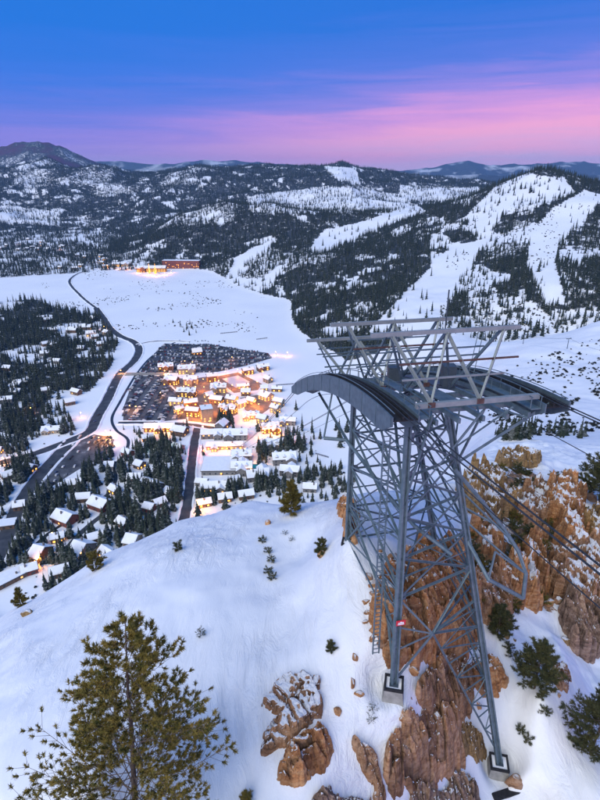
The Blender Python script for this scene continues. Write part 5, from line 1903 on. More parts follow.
    # windows on the long sides and the ends
    for r_ in range(rows):
        z = 1.0 + r_ * 3.0
        if z + 1.5 > H:
            break
        n_ = max(2, int(L / 5.0))
        for sg in (-1, 1):
            for i in range(n_):
                if sg == 1 and i % 2:
                    continue
                o = link('window', WIN[bright if rg.random() < lit else ('lit_soft' if rg.random() < lit * 0.5 else 'dark_glass')], None, b)
                o.location = (-L / 2 + L * (i + 0.5) / n_, sg * (Wd / 2 + 0.03), z)
                o.scale = (min(1.1, L / n_ / 3.4), 1, 1.0)
        for sg in (-1, 1):
            for i in range(2):
                o = link('window', WIN[bright if rg.random() < lit else 'dark_glass'], None, b)
                o.location = (sg * (L / 2 + 0.03), Wd * (i - 0.5) * 0.5, z)
                o.rotation_euler = (0, 0, math.pi / 2)
    d = link('door', DOOR, None, b)
    d.location = (L * 0.12, -Wd / 2 - 0.07, 0.0)
    return tag(b, label, cat, group)


# --- village core
VB = [
    ('lodge', 166, 370, 40, 15, 11, 8, 'lodge at the north-west corner of the glowing village, beside the bridge', 0, 0.5),
    ('lodge', 187, 373, 46, 16, 13, 4, 'long snow-roofed lodge along the upper parking lot edge', 2, 0.5),
    ('lodge', 172, 384, 34, 15, 12, -28, 'angled lodge facing the lower parking lot with bright lights at its corner', 0, 0.8),
    ('lodge', 191, 384, 34, 14, 13, 10, 'village lodge second row, left of the lantern-lit street', 2, 0.6),
    ('lodge', 187, 396, 46, 15, 12, 3, 'broad lodge with wide snow roof in the village centre left of the street', 0, 0.6),
    ('lodge', 176, 405, 30, 14, 10, -10, 'small lodge at the south-west of the village near the parked cars', 2, 0.7),
    ('lodge', 191, 407, 30, 13, 12, 6, 'orange-lit lodge front just above the hotel at the village south', 0, 0.95),
    ('lodge', 212, 381, 26, 14, 13, 14, 'lodge between the lantern-lit street and the ice rink', 0, 0.6),
    ('lodge', 219, 392, 38, 15, 13, -12, 'large lodge right of the lantern-lit street below the rink', 2, 0.6),
    ('lodge', 217, 404, 30, 14, 12, -16, 'lodge right of the street at the village centre', 0, 0.7),
    ('lodge', 232, 403, 26, 14, 11, -22, 'lodge with orange eaves east of the village centre', 2, 0.8),
    ('lodge', 228, 412, 40, 12, 10, -14, 'curved row of orange-lit shops along the south-east of the village', 0, 1.0),
    ('lodge', 248, 374, 30, 12, 11, 14, 'long dark lodge with a row of windows above the ice rink', 0, 0.4),
    ('lodge', 263, 370, 34, 12, 10, 16, 'easternmost long lodge beside the upper lot', 0, 0.5),
    ('lodge', 268, 382, 22, 13, 9, -55, 'small tan lodge standing askew east of the rink', 2, 0.4),
    ('pavilion', 243, 388, 30, 9, 6, 12, 'low snow-roofed pavilion on the glowing plaza beside the rink', 2, 1.0),
    ('lodge', 246, 395, 22, 14, 9, 8, 'white-roofed lodge just below the ice rink', 0, 0.6),
    ('ski_hall', 266, 399, 30, 20, 9, -38, 'big plain snow-roofed hall with a brightly lit front by the ski slope', 2, 1.0),
    ('lodge', 277, 391, 26, 10, 7, -8, 'low dark building at the foot of the ski slope', 0, 0.6),
    ('cable_car_station', 222, 431, 26, 16, 14, 60, 'dark cable car station below the village with the cables running into it', 1, 0.7),
    ('lodge', 251, 418, 36, 13, 8, -10, 'snow-roofed lodge with warm windows south-east of the village', 2, 0.8),
    ('lodge', 288, 424, 34, 12, 9, -20, 'dark-roofed lift building at the edge of the ski slope', 1, 0.2),
    ('lodge', 270, 431, 36, 18, 9, 10, 'lodge with a glowing orange front among dark trees east of the village', 0, 1.0),
    ('hotel', 207, 420, 24, 20, 24, 5, 'tallest hotel block with orange windows at the south end of the village', 2, 0.85),
    ('lodge', 193, 416, 30, 12, 13, 3, 'orange-lit lodge left of the tall hotel block', 0, 1.0),
]
for nm, px, py, L, Wd, H, rot, lab, wl, lt in VB:
    L, Wd, H = L * 0.56, Wd * 0.70, H * 0.70
    rot += ((px * 7 + py * 13) % 31) - 15
    building(nm, px, py, L, Wd, H, rot, lab, wl, 'lodge' if nm == 'lodge' else nm.replace('_', ' '), 'village buildings', lt, 0.34 if L < 44 else 0.3, True, 3 if (L > 20 and nm == 'lodge') else 0, 6 if H > 17 else 2, flatroof=(nm == 'hotel'))
rs = random.Random(91)
for i in range(26):
    px, py = rs.choice([(rs.uniform(166, 236), rs.uniform(378, 420)), (rs.uniform(238, 280), rs.uniform(384, 426))])
    x_, y_, _z = on_z(px, py, 0)
    if any(math.hypot(x_ - f_[0], y_ - f_[1]) < f_[2] + 7 for f_ in FOOTPRINTS):
        continue
    building('shop', px, py, rs.uniform(9, 14), rs.uniform(7, 9), rs.uniform(5, 8), rs.uniform(-60, 60), 'small snow-roofed shop squeezed between the village lodges', rs.choice([0, 2, 2, 1]), 'shop', 'small shops of the village', 0.8, 0.4, i % 2 == 0, 0, 2)
# --- below the village
for nm, px, py, L, Wd, H, rot, lab, wl, lt, dm in [
    ('condominium', 212, 437, 30, 14, 8, 6, 'snow-roofed building right below the village street, left of two', 1, 0.2, 0),
    ('condominium', 236, 438, 34, 18, 9, 2, 'wide white-roofed building right below the village street, right of two', 1, 0.2, 2),
    ('condominium', 225, 448, 50, 11, 6, 3, 'long low lit building above the big flat snow roof', 2, 0.9, 0),
    ('condominium', 242, 459, 26, 16, 9, 2, 'grey condominium with stepped snowy roofs, upper of two beside the flat roof', 1, 0.1, 2),
    ('condominium', 242, 471, 26, 16, 9, 2, 'grey condominium with stepped snowy roofs, lower of two beside the flat roof', 1, 0.1, 2),
    ('condominium', 272, 447, 30, 16, 8, -6, 'snow-roofed condominium in the trees above the pool', 1, 0.3, 2),
    ('condominium', 284, 462, 30, 18, 9, 8, 'grey condominium with several snowy gables right of the pool', 1, 0.1, 3),
    ('condominium', 290, 474, 24, 14, 8, -10, 'small condominium behind the trees at the crest of the snowfield', 1, 0.1, 0),
    ('condominium', 258, 478, 28, 18, 7, 14, 'big plain snow-roofed house below the pool', 1, 0.2, 0),
    ('condominium', 214, 489, 30, 15, 6, 4, 'broad snowy roof among trees right of the side road', 1, 0.2, 0),
    ('condominium', 233, 484, 18, 12, 6, 40, 'little snow-roofed house between the broad roofs', 1, 0.2, 0),
    ('condominium', 202, 485, 14, 10, 6, -10, 'small house with snowy roof beside the side road', 1, 0.2, 0),
    ('condominium', 204, 505, 16, 11, 5, 20, 'low house with lit yard at the foot of the side road', 0, 0.8, 0),
    ('condominium', 160, 430, 44, 14, 7, 2, 'long lit lodge just below the lower parking lot', 0, 0.9, 0),
    ('condominium', 180, 434, 22, 16, 8, -20, 'white-roofed lodge between the lower lot and the side road', 0, 0.4, 0),
    ('condominium', 148, 440, 16, 11, 6, 25, 'small lodge with orange windows in trees below the lower lot', 0, 0.8, 0),
]:
    L, Wd, H = L * 0.8, Wd * 0.8, H * 0.8
    building(nm, px, py, L, Wd, H, rot, lab, wl, 'house', 'buildings below the village', lt, 0.3, True, dm, 2, bright='lit' if lt > 0.5 else 'lit_soft')
building('sports_hall', 220, 468, 34, 30, 5, 2, 'large square flat snow-covered roof right of the side road', 1, 'hall', None, 0.1, chim=False, flatroof=True)
p = on_z(258, 467, 0)
po = empty('swimming_pool', p, R(-8))
tag(po, 'teal heated swimming pool among the condominiums', 'pool')
MB().box((-8, -5, -0.5), (8, 5, 0.5)).build('basin', M['paving'], po)
MB().box((-7, -4, 0.503), (7, 4, 0.56)).build('water', M['teal'], po)
# --- houses at the lower left
for px, py, L, Wd, H, rot, lab, wl, lt in [
    (101, 507, 22, 17, 6, -28, 'big snow-roofed house with red walls in the lower left trees', 3, 0.2),
    (66, 521, 22, 17, 6, -28, 'red-walled house with a broad white roof left of the lane', 3, 0.2),
    (82, 553, 14, 24, 5, -24, 'long white-roofed house nearest the snowfield crest', 1, 0.5),
    (41, 556, 12, 20, 5, -20, 'narrow white-roofed house left of the lane near the crest', 0, 0.8),
    (96, 540, 14, 11, 5, 30, 'small house between the lane and the long white roof', 0, 0.3),
    (133, 543, 12, 16, 5, -15, 'tan-ended house with white roof right of the lane', 2, 0.2),
    (58, 540, 12, 10, 5, 20, 'little house with a lit garage beside the lane', 0, 0.9),
    (152, 487, 26, 13, 5, -32, 'long low snow roof in the clearing left of the side road', 1, 0.0),
    (168, 470, 14, 11, 5, 10, 'cabin hidden in the trees left of the side road', 0, 0.2),
    (124, 525, 13, 11, 5, -35, 'cabin above the lane at the edge of the tall trees', 0, 0.2),
    (52, 432, 24, 12, 5, 8, 'long tan building with posts above the big road junction', 2, 0.4),
    (2, 527, 26, 12, 4, 14, 'low flat-roofed building at the left edge beside the lower road', 0, 0.1),
    (75, 485, 16, 12, 4, 10, 'small snowy roof beside the lower parking area', 1, 0.1),
    (-4, 453, 16, 10, 5, 5, 'house with a lit yard at the left edge above the junction', 2, 0.9),
    (10, 580, 14, 30, 4, -40, 'dark-edged long roof at the left edge below the junction', 0, 0.1)]:
    building('house', px, py, L * 0.85, Wd * 0.85, H * 0.9, rot, lab, wl, 'house', 'houses in the lower left', lt, 0.3, px > 0, 0, 2, flatroof=px in (2, 10), bright='lit' if lt > 0.6 else 'lit_soft')
rs = random.Random(77)
for i, (px, py) in enumerate([(30, 470), (8, 478), (110, 468), (140, 467), (178, 450), (150, 510), (115, 492), (84, 500), (20, 508), (108, 556), (60, 574), (160, 505), (30, 572), (135, 480), (128, 455), (170, 495), (310, 490), (246, 497), (225, 500)]):
    building('cabin', px, py, rs.uniform(9, 14), rs.uniform(8, 10), 4.5, rs.uniform(-45, 45), 'small snow-roofed cabin half hidden by firs on the valley floor', rs.choice([0, 0, 1, 3]), 'cabin', 'cabins among the valley firs', 0.3 if i % 3 == 0 else 0.0, chim=i % 2 == 0, rows=1)
# --- scattered homes in the left wood and along the meadow
rs = random.Random(21)
for i in range(22):
    while True:
        px, py = rs.uniform(0, 112), rs.uniform(300, 425)
        if inside(px, py, WOOD_LEFT):
            break
    building('cabin', px, py, rs.uniform(10, 15), rs.uniform(8, 10), 5, rs.uniform(-40, 40), 'snow-roofed cabin among the trees of the left-hand wood', rs.choice([0, 0, 1]), 'cabin', 'cabins in the left wood', 0.25 if rs.random() < 0.2 else 0.0, chim=False, rows=1, bright='lit_soft')
for i in range(30):
    t = rs.random()
    px, py = (rs.uniform(-5, 70), rs.uniform(238, 252)) if t < 0.4 else ((rs.uniform(60, 150), rs.uniform(255, 272)) if t < 0.75 else (rs.uniform(60, 110), rs.uniform(322, 340)))
    building('cabin', px, py, rs.uniform(12, 20), rs.uniform(9, 12), 6, rs.uniform(-40, 40), 'small house by the far edge of the snowy meadow', rs.choice([0, 1, 2]), 'house', 'houses round the meadow', 0.4 if rs.random() < 0.5 else 0.0, chim=False, rows=1, bright='lit')
# --- resort hotel across the meadow
building('resort_hotel', 182, 268.5, 120, 26, 26, -4, 'long red-brown resort hotel across the meadow', 3, 'hotel', None, 0.12, 0.2, False, 0, 7, flatroof=True)
building('resort_hotel', 152, 271.5, 90, 24, 12, 2, 'brightly lit resort wing left of the red-brown hotel', 0, 'hotel', None, 1.0, 0.25, False, 4, 3)
building('resort_hall', 122, 266, 60, 22, 8, 3, 'low lit hall at the left end of the resort', 2, 'hall', None, 0.7, 0.2, False, 0, 2)
M['xmas'] = conifer_mat('lit_fir', (0.25, 0.12, 0.02), (0.3, 0.14, 0.03), 0.0)
M['xmas'].node_tree.nodes['Principled BSDF'].inputs['Emission Color'].default_value = (1.0, 0.45, 0.08, 1)
M['xmas'].node_tree.nodes['Principled BSDF'].inputs['Emission Strength'].default_value = 1.6
for px, lab in ((149.5, 'left of two tall fir trees covered in orange lights at the resort'), (155.5, 'right of two tall fir trees covered in orange lights at the resort')):
    x, y, _ = on_z(px, 273.5, 0)
    o = empty('lit_fir', (x, y, 0))
    c = conifer_mesh('crown', 10, 8, int(px), 0.16)
    c.materials.clear()
    c.materials.append(M['xmas'])
    k = link('crown', c, None, o)
    k.scale = (32, 32, 32)
    k = link('trunk', TRUNK, None, o)
    k.scale = (32, 32, 32)
    tag(o, lab, 'tree')

# bridge over the creek to the village
br = empty('bridge', on_z(141, 374.6, 0), R(2))
tag(br, 'low concrete bridge crossing the creek between the two parking lots', 'bridge')
_l = Vector(on_z(165, 374.4, 0)) - Vector(on_z(119, 375, 0))
MB().box((-_l.length / 2, -4, 0.2), (_l.length / 2, 4, 1.0)).build('deck', M['concrete'], br)
for s_ in (-1, 1):
    MB().box((-_l.length / 2, s_ * 4 - 0.2, 1.003), (_l.length / 2, s_ * 4 + 0.2, 1.9)).build('parapet', M['concrete'], br)

# ------------------------------------------------------------------ lamps
M['lamp'] = glow_mat('lamp_glow', (1.0, 0.5, 0.12), 30.0)
M['lamp_red'] = glow_mat('red_lamp_glow', (1.0, 0.14, 0.05), 40.0)
POLE = MB().tube([(0, 0, 0), (0, 0, 7.0)], [0.14, 0.09], 6).mesh('pole', M['lamp_pole'])
ARM = MB().bar((0, 0, 6.95), (1.5, 0, 7.2), 0.12).mesh('arm', M['lamp_pole'])
HEADS = {k: MB().box((1.2, -0.28, 6.86), (2.0, 0.28, 7.08)).mesh('lamp_head', M[k]) for k in ('lamp', 'lamp_red')}


LAMP_K = 0.9


def lamp(px, py, power, label, group, color=WARM, head='lamp', z=0.0):
    x, y, _ = on_z(px, py, z)
    o = empty('street_lamp', (x, y, z), random.uniform(0, 6.28))
    link('pole', POLE, None, o)
    link('arm', ARM, None, o)
    link('lamp_head', HEADS[head], None, o)
    ld = bpy.data.lights.new('lamp_light', 'POINT')
    ld.energy = power * LAMP_K
    ld.color = color
    ld.shadow_soft_size = 0.35
    lo = bpy.data.objects.new('lamp_light', ld)
    COL.objects.link(lo)
    lo.parent = o
    lo.location = (1.6, 0, 6.6)
    tag(o, label, 'street lamp', group)


LV, LP, LF = 'lamps of the village', 'lamps along roads and lots', 'lamps of the resort across the meadow'
AMB = (1.0, 0.26, 0.02)
for px, py, pw in [(168, 378, 9000), (176, 389, 9000), (183, 391, 6000), (195, 391, 6000), (203, 384, 8000), (204, 392, 9000), (206, 399, 9000), (207, 406, 9000), (205, 413, 10000), (197, 412, 9000), (187, 411, 9000), (180, 415, 6000), (192, 421, 9000), (200, 421, 9000), (212, 414, 8000),
                   (216, 378, 8000), (226, 376, 9000), (238, 374, 8000), (249, 379, 8000), (258, 386, 8000), (246, 391, 8000), (232, 390, 9000), (220, 385, 8000), (234, 410, 8000), (224, 416, 8000), (240, 404, 8000), (250, 402, 12000), (256, 406, 14000), (260, 409, 9000), (244, 412, 8000), (252, 423, 9000), (243, 421, 6000), (262, 437, 10000), (271, 438, 14000), (280, 437, 10000), (272, 404, 5000), (209, 427, 7000), (262, 376, 4000)]:
    lamp(px, py, pw, 'amber street lamp lighting the lanes of the glowing village', LV, AMB)
for px, py, pw, lab in [(192, 366, 5000, 'amber lamp beside the hut in the upper parking lot'), (184, 365, 5000, 'amber lamp in the middle of the upper parking lot'), (233, 361, 4000, 'lamp in the east half of the upper parking lot'), (129, 411, 4500, 'lamp at the left edge of the lower parking lot'), (137, 411, 4500, 'lamp near the left edge of the lower parking lot'),
                        (160, 397, 3500, 'lamp in the middle of the lower parking lot'), (122, 375, 6000, 'lamp at the road end of the bridge'), (164, 375, 9000, 'bright lamp at the village end of the bridge'), (106, 437, 16000, 'very bright lamp over the parked cars at the road junction'), (101, 443, 9000, 'second bright lamp over the cars at the junction'), (110, 446, 8000, 'third lamp over the cars at the junction'),
                        (168, 434, 7000, 'lamp before the long lit lodge below the lower lot'), (152, 434, 7000, 'lamp left of the long lit lodge below the lower lot'), (3, 463, 9000, 'lamp in the lit yard at the left edge'), (228, 452, 5000, 'lamp by the long low lit building'), (246, 454, 4000, 'lamp at the end of the long low lit building'),
                        (258, 463, 5000, 'lamp at the heated pool'), (250, 476, 3500, 'lamp below the heated pool'), (203, 512, 4500, 'left lamp in the lit yard by the side road'), (198, 508, 4500, 'right lamp in the lit yard by the side road'), (53, 541, 4500, 'lamp at the garage by the lane'), (41, 566, 4500, 'lamp at the narrow house near the crest'), (65, 537, 3500, 'lamp on the lane bend'),
                        (84, 560, 2500, 'lamp at the long white-roofed house near the crest'), (104, 330, 4000, 'lamp on the main road by the left wood'), (76, 330, 2500, 'lamp in the lit hamlet of the left wood'), (93, 338, 2500, 'second lamp in the lit hamlet of the left wood'), (30, 413, 2500, 'lamp low in the left wood'), (80, 418, 2500, 'lamp at the edge of the left wood by the road'), (276, 356, 3500, 'lamp on the snow east of the upper lot'), (287, 356, 4500, 'farther lamp on the snow east of the upper lot')]:
    lamp(px, py, pw, lab, LP, WARM)
lamp(205, 455, 14000, 'red-orange lamp beside the side road below the village', LP, (1.0, 0.22, 0.06), 'lamp_red')
lamp(200, 453, 6000, 'smaller red lamp at the side road edge', LP, (1.0, 0.12, 0.05), 'lamp_red')
lamp(160, 452, 2500, 'greenish lamp in the trees left of the side road', LP, (0.6, 1.0, 0.3))
for px, py, pw in [(108, 268, 9000), (118, 269, 9000), (128, 270, 10000), (138, 273, 20000), (147, 275, 26000), (156, 276, 30000), (165, 275, 20000), (134, 268, 9000), (100, 262, 6000), (60, 250, 5000), (40, 246, 5000), (20, 244, 5000), (172, 273, 9000)]:
    lamp(px, py, pw, 'distant orange lamp along the resort front across the meadow', LF, AMB)

# ------------------------------------------------------------------ cars
def car_mat():
    m, t, b = material('car_paint')
    oi = NN(t, 'ShaderNodeObjectInfo')
    r = ramp(t, [(0.0, (0.02, 0.022, 0.026)), (0.22, (0.05, 0.055, 0.065)), (0.4, (0.45, 0.46, 0.48)), (0.55, (0.14, 0.15, 0.165)), (0.68, (0.6, 0.6, 0.6)), (0.8, (0.06, 0.08, 0.14)), (0.94, (0.16, 0.03, 0.03)), (0.97, (0.3, 0.28, 0.24))], 'CONSTANT')
    LK(t, oi.outputs['Random'], r.inputs[0])
    LK(t, r.outputs[0], b.inputs['Base Color'])
    b.inputs['Roughness'].default_value = 0.4
    return m


M['car'] = car_mat()


def car_mesh(L, H, hood):
    mb = MB()
    w = 0.92
    prof = [(-L / 2, 0.35), (-L / 2, 0.85), (-L / 2 + 0.15, 0.95), (-L / 2 + (0.2 if H > 1.6 else 0.7), H), (L / 2 - hood - 0.7, H), (L / 2 - hood, 1.0), (L / 2 - 0.1, 0.85), (L / 2, 0.35)]
    m_ = len(prof)
    for s in (-w, w):
        mb.v += [(x, s * (0.86 if z > 1.2 else 1.0), z) for x, z in prof]
    mb.f += [tuple(range(m_)), tuple(range(2 * m_ - 1, m_ - 1, -1))] + [(i, i + m_, (i + 1) % m_ + m_, (i + 1) % m_) for i in range(m_)]
    for x in (-L * 0.3, L * 0.3):
        mb.box((x - 0.33, -w - 0.02, 0), (x + 0.33, w + 0.02, 0.62))
    me = mb.mesh('parked_car', M['car'])
    return me


CARS = [car_mesh(4.5, 1.45, 1.2), car_mesh(4.8, 1.8, 1.1), car_mesh(5.4, 1.85, 1.5)]
spots = []


def rows_in(poly, lot, along_x, pitch, step, fill, ang=0.0):
    P = [on_z(a, b) for a, b in poly]
    x0, x1 = min(p[0] for p in P), max(p[0] for p in P)
    y0, y1 = min(p[1] for p in P), max(p[1] for p in P)
    a0, a1, b0, b1 = (x0, x1, y0, y1) if along_x else (y0, y1, x0, x1)
    rr_ = random.Random(lot)
    b = b0 + 4
    while b < b1:
        for db in (-2.6, 2.6):
            a = a0
            while a < a1:
                a += step * rr_.uniform(0.97, 1.08)
                if rr_.random() > fill:
                    continue
                x, y = (a, b + db) if along_x else (b + db, a)
                x, y = x + (ang * (y - y0)), y
                q = proj(x, y, 0)
                if inside(np.array(q[0]), np.array(q[1]), poly):
                    spots.append((x, y, (math.pi / 2 if along_x else 0) + rr_.choice([0, math.pi]) + rr_.uniform(-0.05, 0.05), lot))
        b += pitch


rows_in(LOT1, 1, True, 18.5, 2.75, 0.88)
rows_in(LOT2, 2, False, 17.5, 2.75, 0.93)
rows_in(LOT3, 3, True, 17.0, 3.0, 0.16)
rows_in([(92, 436), (112, 437), (114, 447), (98, 456)], 3, True, 15.0, 3.0, 0.7)
spots.sort(key=lambda s: s[1])
lots = {1: ('car parked in a row of the large upper parking lot', 'cars in the upper lot'), 2: ('car parked in a column of the lower lot beside the village', 'cars in the lower lot'), 3: ('car parked by the road junction at the lower left', 'cars at the junction')}
for i, (x, y, a, lot) in enumerate(spots[:300]):
    o = link('parked_car', CARS[i % 3])
    o.location = (x, y, 0.125)
    o.rotation_euler = (0, 0, a)
    tag(o, lots[lot][0], 'car', lots[lot][1])
rest = spots[300:]
if rest:
    _n = len(rest)
    cs = scatter('parked_cars', [(s[0], s[1], 0.125) for s in rest], np.ones(_n), CARS, 'rows of cars filling the rest of the parking lots', 'cars')
    cs.data.attributes['turn'].data.foreach_set('value', np.array([s[2] for s in rest], np.float32))
    cs.data.attributes['fat'].data.foreach_set('value', np.ones(_n, np.float32))
print('CARS', len(spots))
# cars on the road
for i, (px, py, a, lab) in enumerate([(95, 422, 0.95, 'car driving on the main road above the junction'), (99, 415, 0.95, 'second car driving on the main road above the junction'), (112, 388, 1.0, 'car on the main road beside the creek'), (62, 444, 0.25, 'car turning at the road junction')]):
    o = link('moving_car', CARS[i % 3])
    x, y, _ = on_z(px, py, 0)
    o.location = (x, y, 0.25)
    o.rotation_euler = (0, 0, a)
    tag(o, lab, 'car')
# booth in the upper lot
building('parking_booth', 197, 354, 16, 10, 5, 20, 'small lit hut standing on a snow island in the upper parking lot', 0, 'hut', None, 0.9, 0.5, False)

# ------------------------------------------------------------------ single conifers of the valley
FP = np.array(FOOTPRINTS)


def free(x, y, m_=1.5, road=1.0):
    if (np.hypot(FP[:, 0] - x, FP[:, 1] - y) < FP[:, 2] * 0.82 + m_).any():
        return False
    for c, wd in ROADS:
        if (np.hypot(c[:, 0] - x, c[:, 1] - y) < wd / 2 + road + 2.0).any():
            return False
    q = proj(x, y, 0)
    for poly in (LOT1, LOT2, LOT3):
        if inside(np.array(q[0]), np.array(q[1]), poly):
            return False
    return True


CLUST = [  # px, py, count, spread px, height range, label
    (92, 484, 12, 9, (16, 24), 'dark fir in the thick clump below the junction parking'), (122, 477, 16, 8, (12, 18), 'fir in the round grove beside the creek'),
    (100, 455, 6, 9, (12, 18), 'fir between the junction cars and the creek'), (145, 455, 14, 11, (12, 18), 'fir in the grove below the lower lot'), (168, 452, 18, 9, (15, 21), 'fir in the belt left of the side road, upper end'),
    (166, 480, 24, 11, (16, 23), 'tall fir in the belt left of the side road, middle'), (148, 497, 18, 12, (17, 24), 'tall fir in the row beside the clearing'), (120, 515, 20, 13, (17, 25), 'tall fir above the lane'),
    (150, 530, 12, 12, (15, 22), 'fir right of the lane by the tan-ended house'), (65, 500, 14, 14, (10, 17), 'fir beside the creek left of the red-walled houses'), (40, 505, 8, 9, (18, 25), 'big dark fir next to the lower road'),
    (48, 535, 14, 12, (10, 16), 'small fir around the house with the lit garage'), (70, 560, 8, 8, (17, 24), 'dark fir touching the snowfield crest'), (30, 550, 12, 12, (9, 15), 'small fir on the slope left of the narrow house'),
    (15, 555, 10, 10, (9, 14), 'little fir beside the lower road at the left'), (30, 478, 12, 8, (14, 21), 'fir in the angle between the two roads'), (60, 425, 8, 8, (12, 18), 'fir around the long tan building'), (22, 470, 16, 12, (14, 21), 'fir on the snow left of the road junction'), (4, 495, 9, 9, (15, 22), 'fir at the left edge above the low building'),
    (225, 424, 14, 6, (14, 20), 'fir of the dark clump right of the tall hotel block'), (235, 490, 12, 9, (12, 18), 'fir among the broad snowy roofs'), (262, 486, 12, 8, (15, 22), 'fir at the crest left of the yellow pine'),
    (286, 448, 9, 6, (18, 25), 'tall fir beside the glowing lodge'), (265, 455, 8, 6, (15, 21), 'fir around the heated pool'), (305, 478, 10, 8, (10, 16), 'fir on the ski slope base behind the crest'),
    (325, 480, 12, 9, (9, 15), 'small fir left of the tower behind the crest'), (342, 488, 10, 7, (8, 13), 'small fir right behind the far left tower leg'), (205, 498, 10, 8, (10, 16), 'fir right of the side road'),
    (300, 447, 5, 5, (14, 20), 'fir at the snow edge right of the glowing lodge'), (12, 425, 10, 8, (14, 20), 'fir at the lower end of the left wood'), (185, 330, 6, 7, (8, 12), 'little fir on the meadow above the upper lot'), (175, 497, 10, 6, (15, 22), 'tall fir beside the lower side road')]
valley = []
rs = random.Random(31)
for px, py, k, sp, hr, lab in CLUST:
    for _ in range(int(k * 1.9)):
        for _t in range(12):
            x, y, _z = on_z(rs.gauss(px, sp * 0.75), rs.gauss(py, sp * 0.55), 0)
            if free(x, y):
                valley.append((x, y, rs.uniform(*hr), lab))
                break
for px, py, h, lab in [(302, 431, 23, 'left of two tall lone firs on the snow below the saddle'), (312, 433, 22, 'right of two tall lone firs on the snow below the saddle'), (296, 410, 15, 'lone fir below the left saddle end'), (277, 417, 12, 'lone fir by the low dark building'), (258, 431, 14, 'lone fir left of the glowing lodge')]:
    x, y, _z = on_z(px, py, 0)
    valley.append((x, y, h, lab))


def fir(x, y, z, h, lab, group, i):
    o = empty('fir_tree', (x, y, z), (i * 2.399) % 6.283)
    c = link('crown', CROWN_NEAR[i % 5], None, o)
    c.scale = (h * (0.75 + 0.35 * ((i * 7) % 5) / 4), ) * 2 + (h,)
    k = link('trunk', TRUNK, None, o)
    k.scale = (h, h, h)
    tag(o, lab, 'tree', group)


valley.sort(key=lambda t: math.hypot(t[0], t[1]) / t[2])
rest = valley[300:]
for i in range(1700):
    px, py = rs.uniform(-8, 350) if rs.random() < 0.5 else rs.uniform(-8, 190), rs.uniform(428, 592)
    x, y, _z = on_z(px, py, 0)
    if free(x, y, 1.0) and mn.noise(Vector((px * 0.03, py * 0.045, 3.0))) > -0.05 and float(ground(x, y)) < 3:
        rest.append((x, y, rs.uniform(7, 18), ''))
scatter('valley_firs', [(t[0], t[1], float(ground(t[0], t[1])) - 0.1) for t in rest], np.array([t[2] for t in rest]), CROWN_NEAR, 'smaller firs scattered between the houses of the valley floor', 'firs')
for i, (x, y, h, lab) in enumerate(valley[:300]):
    fir(x, y, float(ground(x, y)) - 0.1, h, lab, 'firs of the valley floor', i)
print('FIRS', len(valley))
rs = random.Random(41)
ROW = 'firs in the row on the right-hand snow shelf'
for i in range(38):
    px = rs.choice([rs.gauss(508, 8), rs.gauss(538, 9), rs.gauss(566, 7), rs.uniform(496, 584)])
    x, y, z = sight(px, rs.uniform(434, 441) - 0.03 * (px - 500))
    fir(x, y, z - 0.2, rs.uniform(4.5, 9.5), 'small dark fir in the row on the snow shelf right of the tower', ROW, i)

# ------------------------------------------------------------------ brush on the open slopes and meadow
def bush_mesh(seed):
    rg = random.Random(seed)
    V, F = [], []
    for _ in range(46):
        a, e, l = rg.uniform(0, 6.28), rg.uniform(0.15, 1.4), rg.uniform(0.5, 1.0)
        d = Vector((math.cos(a) * math.cos(e), math.sin(a) * math.cos(e), math.sin(e)))
        s = d.cross(Vector((rg.uniform(-1, 1), rg.uniform(-1, 1), rg.uniform(-1, 1)))).normalized() * 0.16
        k = len(V)
        V += [d * 0.15 - s * 0.4, d * l * 0.6 - s, d * l, d * l * 0.6 + s]
        F += [(k, k + 1, k + 2), (k, k + 2, k + 3)]
    me = bpy.data.meshes.new('bush')
    me.from_pydata(V, [], F)
    me.update()
    me.materials.append(M['brush'])
    return me


BUSH = [bush_mesh(i) for i in range(4)]
P, S = [], []
for i in range(900):
    px, py = rs.uniform(488, 604), rs.uniform(338, 436)
    if py < 372 - (px - 500) * 0.35 or mn.noise(Vector((px * 0.035, py * 0.05, 1.0))) < -0.12 + rs.uniform(-0.25, 0.25):
        continue
    x, y, z = sight(px, py)
    if 180 < y < 800:
        P.append((x, y, z))
        S.append(rs.uniform(0.8, 2.0) * (1.6 if rs.random() < 0.1 else 1))
for i in range(2600):
    px, py = rs.uniform(40, 266), rs.uniform(268, 342)
    if mn.noise(Vector((px * 0.022 + 4, py * 0.10, 2.0))) < 0.16 + rs.uniform(-0.15, 0.2):
        continue
    x, y, _z = on_z(px, py, 0)
    if free(x, y):
        P.append((x, y, 0.0))
        S.append(rs.uniform(1.0, 2.6))
for i in range(700):
    px, py = rs.uniform(-5, 345), rs.uniform(425, 600)
    x, y, _z = on_z(px, py, 0)
    if free(x, y, 0.0) and mn.noise(Vector((px * 0.05, py * 0.06, 7.0))) > -0.1:
        P.append((x, y, float(ground(x, y))))
        S.append(rs.uniform(0.7, 1.8))
for i in range(1300):
    px, py = rs.uniform(440, 604), rs.uniform(205, 335)
    if mn.noise(Vector((px * 0.03, py * 0.03, 9.0))) < 0.05:
        continue
    x, y, z = sight(px, py)
    if 800 < y < 1900:
        P.append((x, y, z))
        S.append(rs.uniform(1.2, 3.2))
scatter('winter_brush', P, np.array(S), BUSH, 'low dark winter brush dotting the open snow', 'brush')

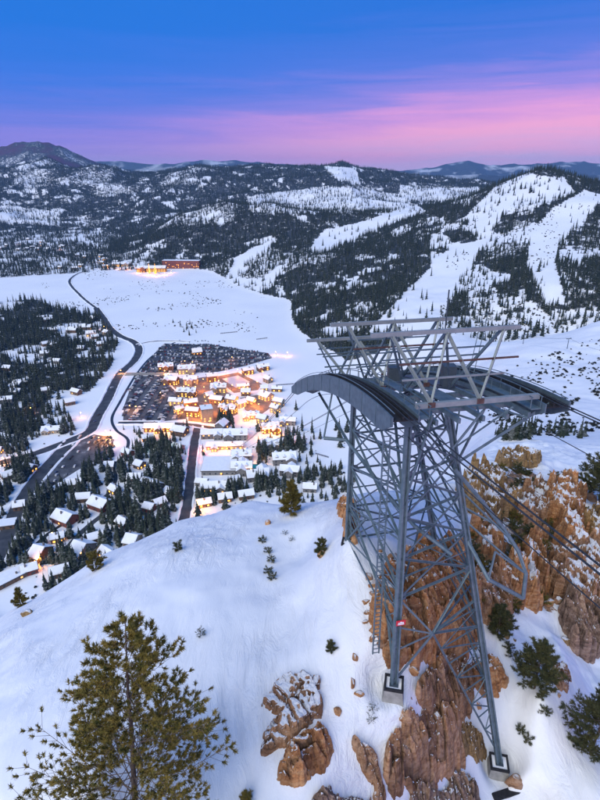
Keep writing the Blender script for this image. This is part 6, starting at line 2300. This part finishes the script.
# ------------------------------------------------------------------ chairlift on the right-hand hillside
LIFT = [(523, 344), (567, 349), (612, 366)]
lp = []
for i, (px, py) in enumerate(LIFT):
    x, y, z = sight(px, py)
    o = empty('chairlift_tower', (x, y, z), R(20))
    MB().tube([(0, 0, -1), (0, 0, 10.5)], [0.35, 0.25], 8).build('mast', M['steel_dark'], o)
    MB().bar((-2.6, 0, 10.2), (2.6, 0, 10.2), 0.35, 0.4).build('crossarm', M['steel_dark'], o)
    for s_ in (-2.4, 2.4):
        MB().box((s_ - 0.2, -1.2, 10.42), (s_ + 0.2, 1.2, 10.8)).build('sheave_train', M['steel_dark'], o)
    tag(o, ['chairlift tower at the left end of the hillside behind the saddle', 'chairlift tower standing alone on the snow hillside at the upper right', 'chairlift tower at the right edge of the hillside'][i], 'lift tower', 'chairlift towers')
    lp.append(Vector((x, y, z + 10.9)))
path = []
for a, b in zip(lp[:-1], lp[1:]):
    for i in range(12):
        t = i / 12
        q = a.lerp(b, t)
        q.z -= 4 * 2.0 * t * (1 - t)
        path.append(q)
path.append(lp[-1])
o = MB().tube(path, 0.09, 5).build('chairlift_cable', M['rope'])
tag(o, 'thin chairlift cable crossing the hillside at the upper right', 'cable')

# snow fences and barriers on the ski slope base
for px, py, L_, rot, lab in [(229, 333, 34, 22, 'left snow fence on the slope above the upper lot'), (262, 339, 22, 28, 'right snow fence on the slope above the upper lot'), (285, 385, 26, 12, 'row of dark slalom fence on the ski slope'), (322, 456, 16, -32, 'dark lift shed roof on the slope left of the tower')]:
    x, y, _z = on_z(px, py, 0)
    o = empty('snow_fence', (x, y, float(ground(x, y))), R(rot))
    for i in range(int(L_ / 4) + 1):
        MB().box((-L_ / 2 + i * 4 - 0.1, -0.1, -0.3), (-L_ / 2 + i * 4 + 0.1, 0.1, 1.9)).build('post', M['lamp_pole'], o)
    for z in (0.5, 1.1, 1.7):
        MB().box((-L_ / 2, -0.16, z - 0.18), (L_ / 2, -0.102, z + 0.18)).build('rail', M['lamp_pole'], o)
    tag(o, lab, 'fence', 'barriers on the ski slope')

# ------------------------------------------------------------------ evening air
hz = MB().box((-14000, -1500, -400), (14000, 19000, 790)).build('haze')
hz['kind'] = 'stuff'
tag(hz, 'thin blue evening haze filling the mountain air', 'haze')
hm = bpy.data.materials.new('evening_haze')
hm.use_nodes = True
ht_ = hm.node_tree
ht_.nodes.clear()
ho = NN(ht_, 'ShaderNodeOutputMaterial')
hv = NN(ht_, 'ShaderNodeVolumePrincipled')
hv.inputs['Color'].default_value = (0.28, 0.58, 1.0, 1)
hv.inputs['Density'].default_value = 4.0e-5
hv.inputs['Anisotropy'].default_value = 0.1
LK(ht_, hv.outputs[0], ho.inputs['Volume'])
hz.data.materials.append(hm)
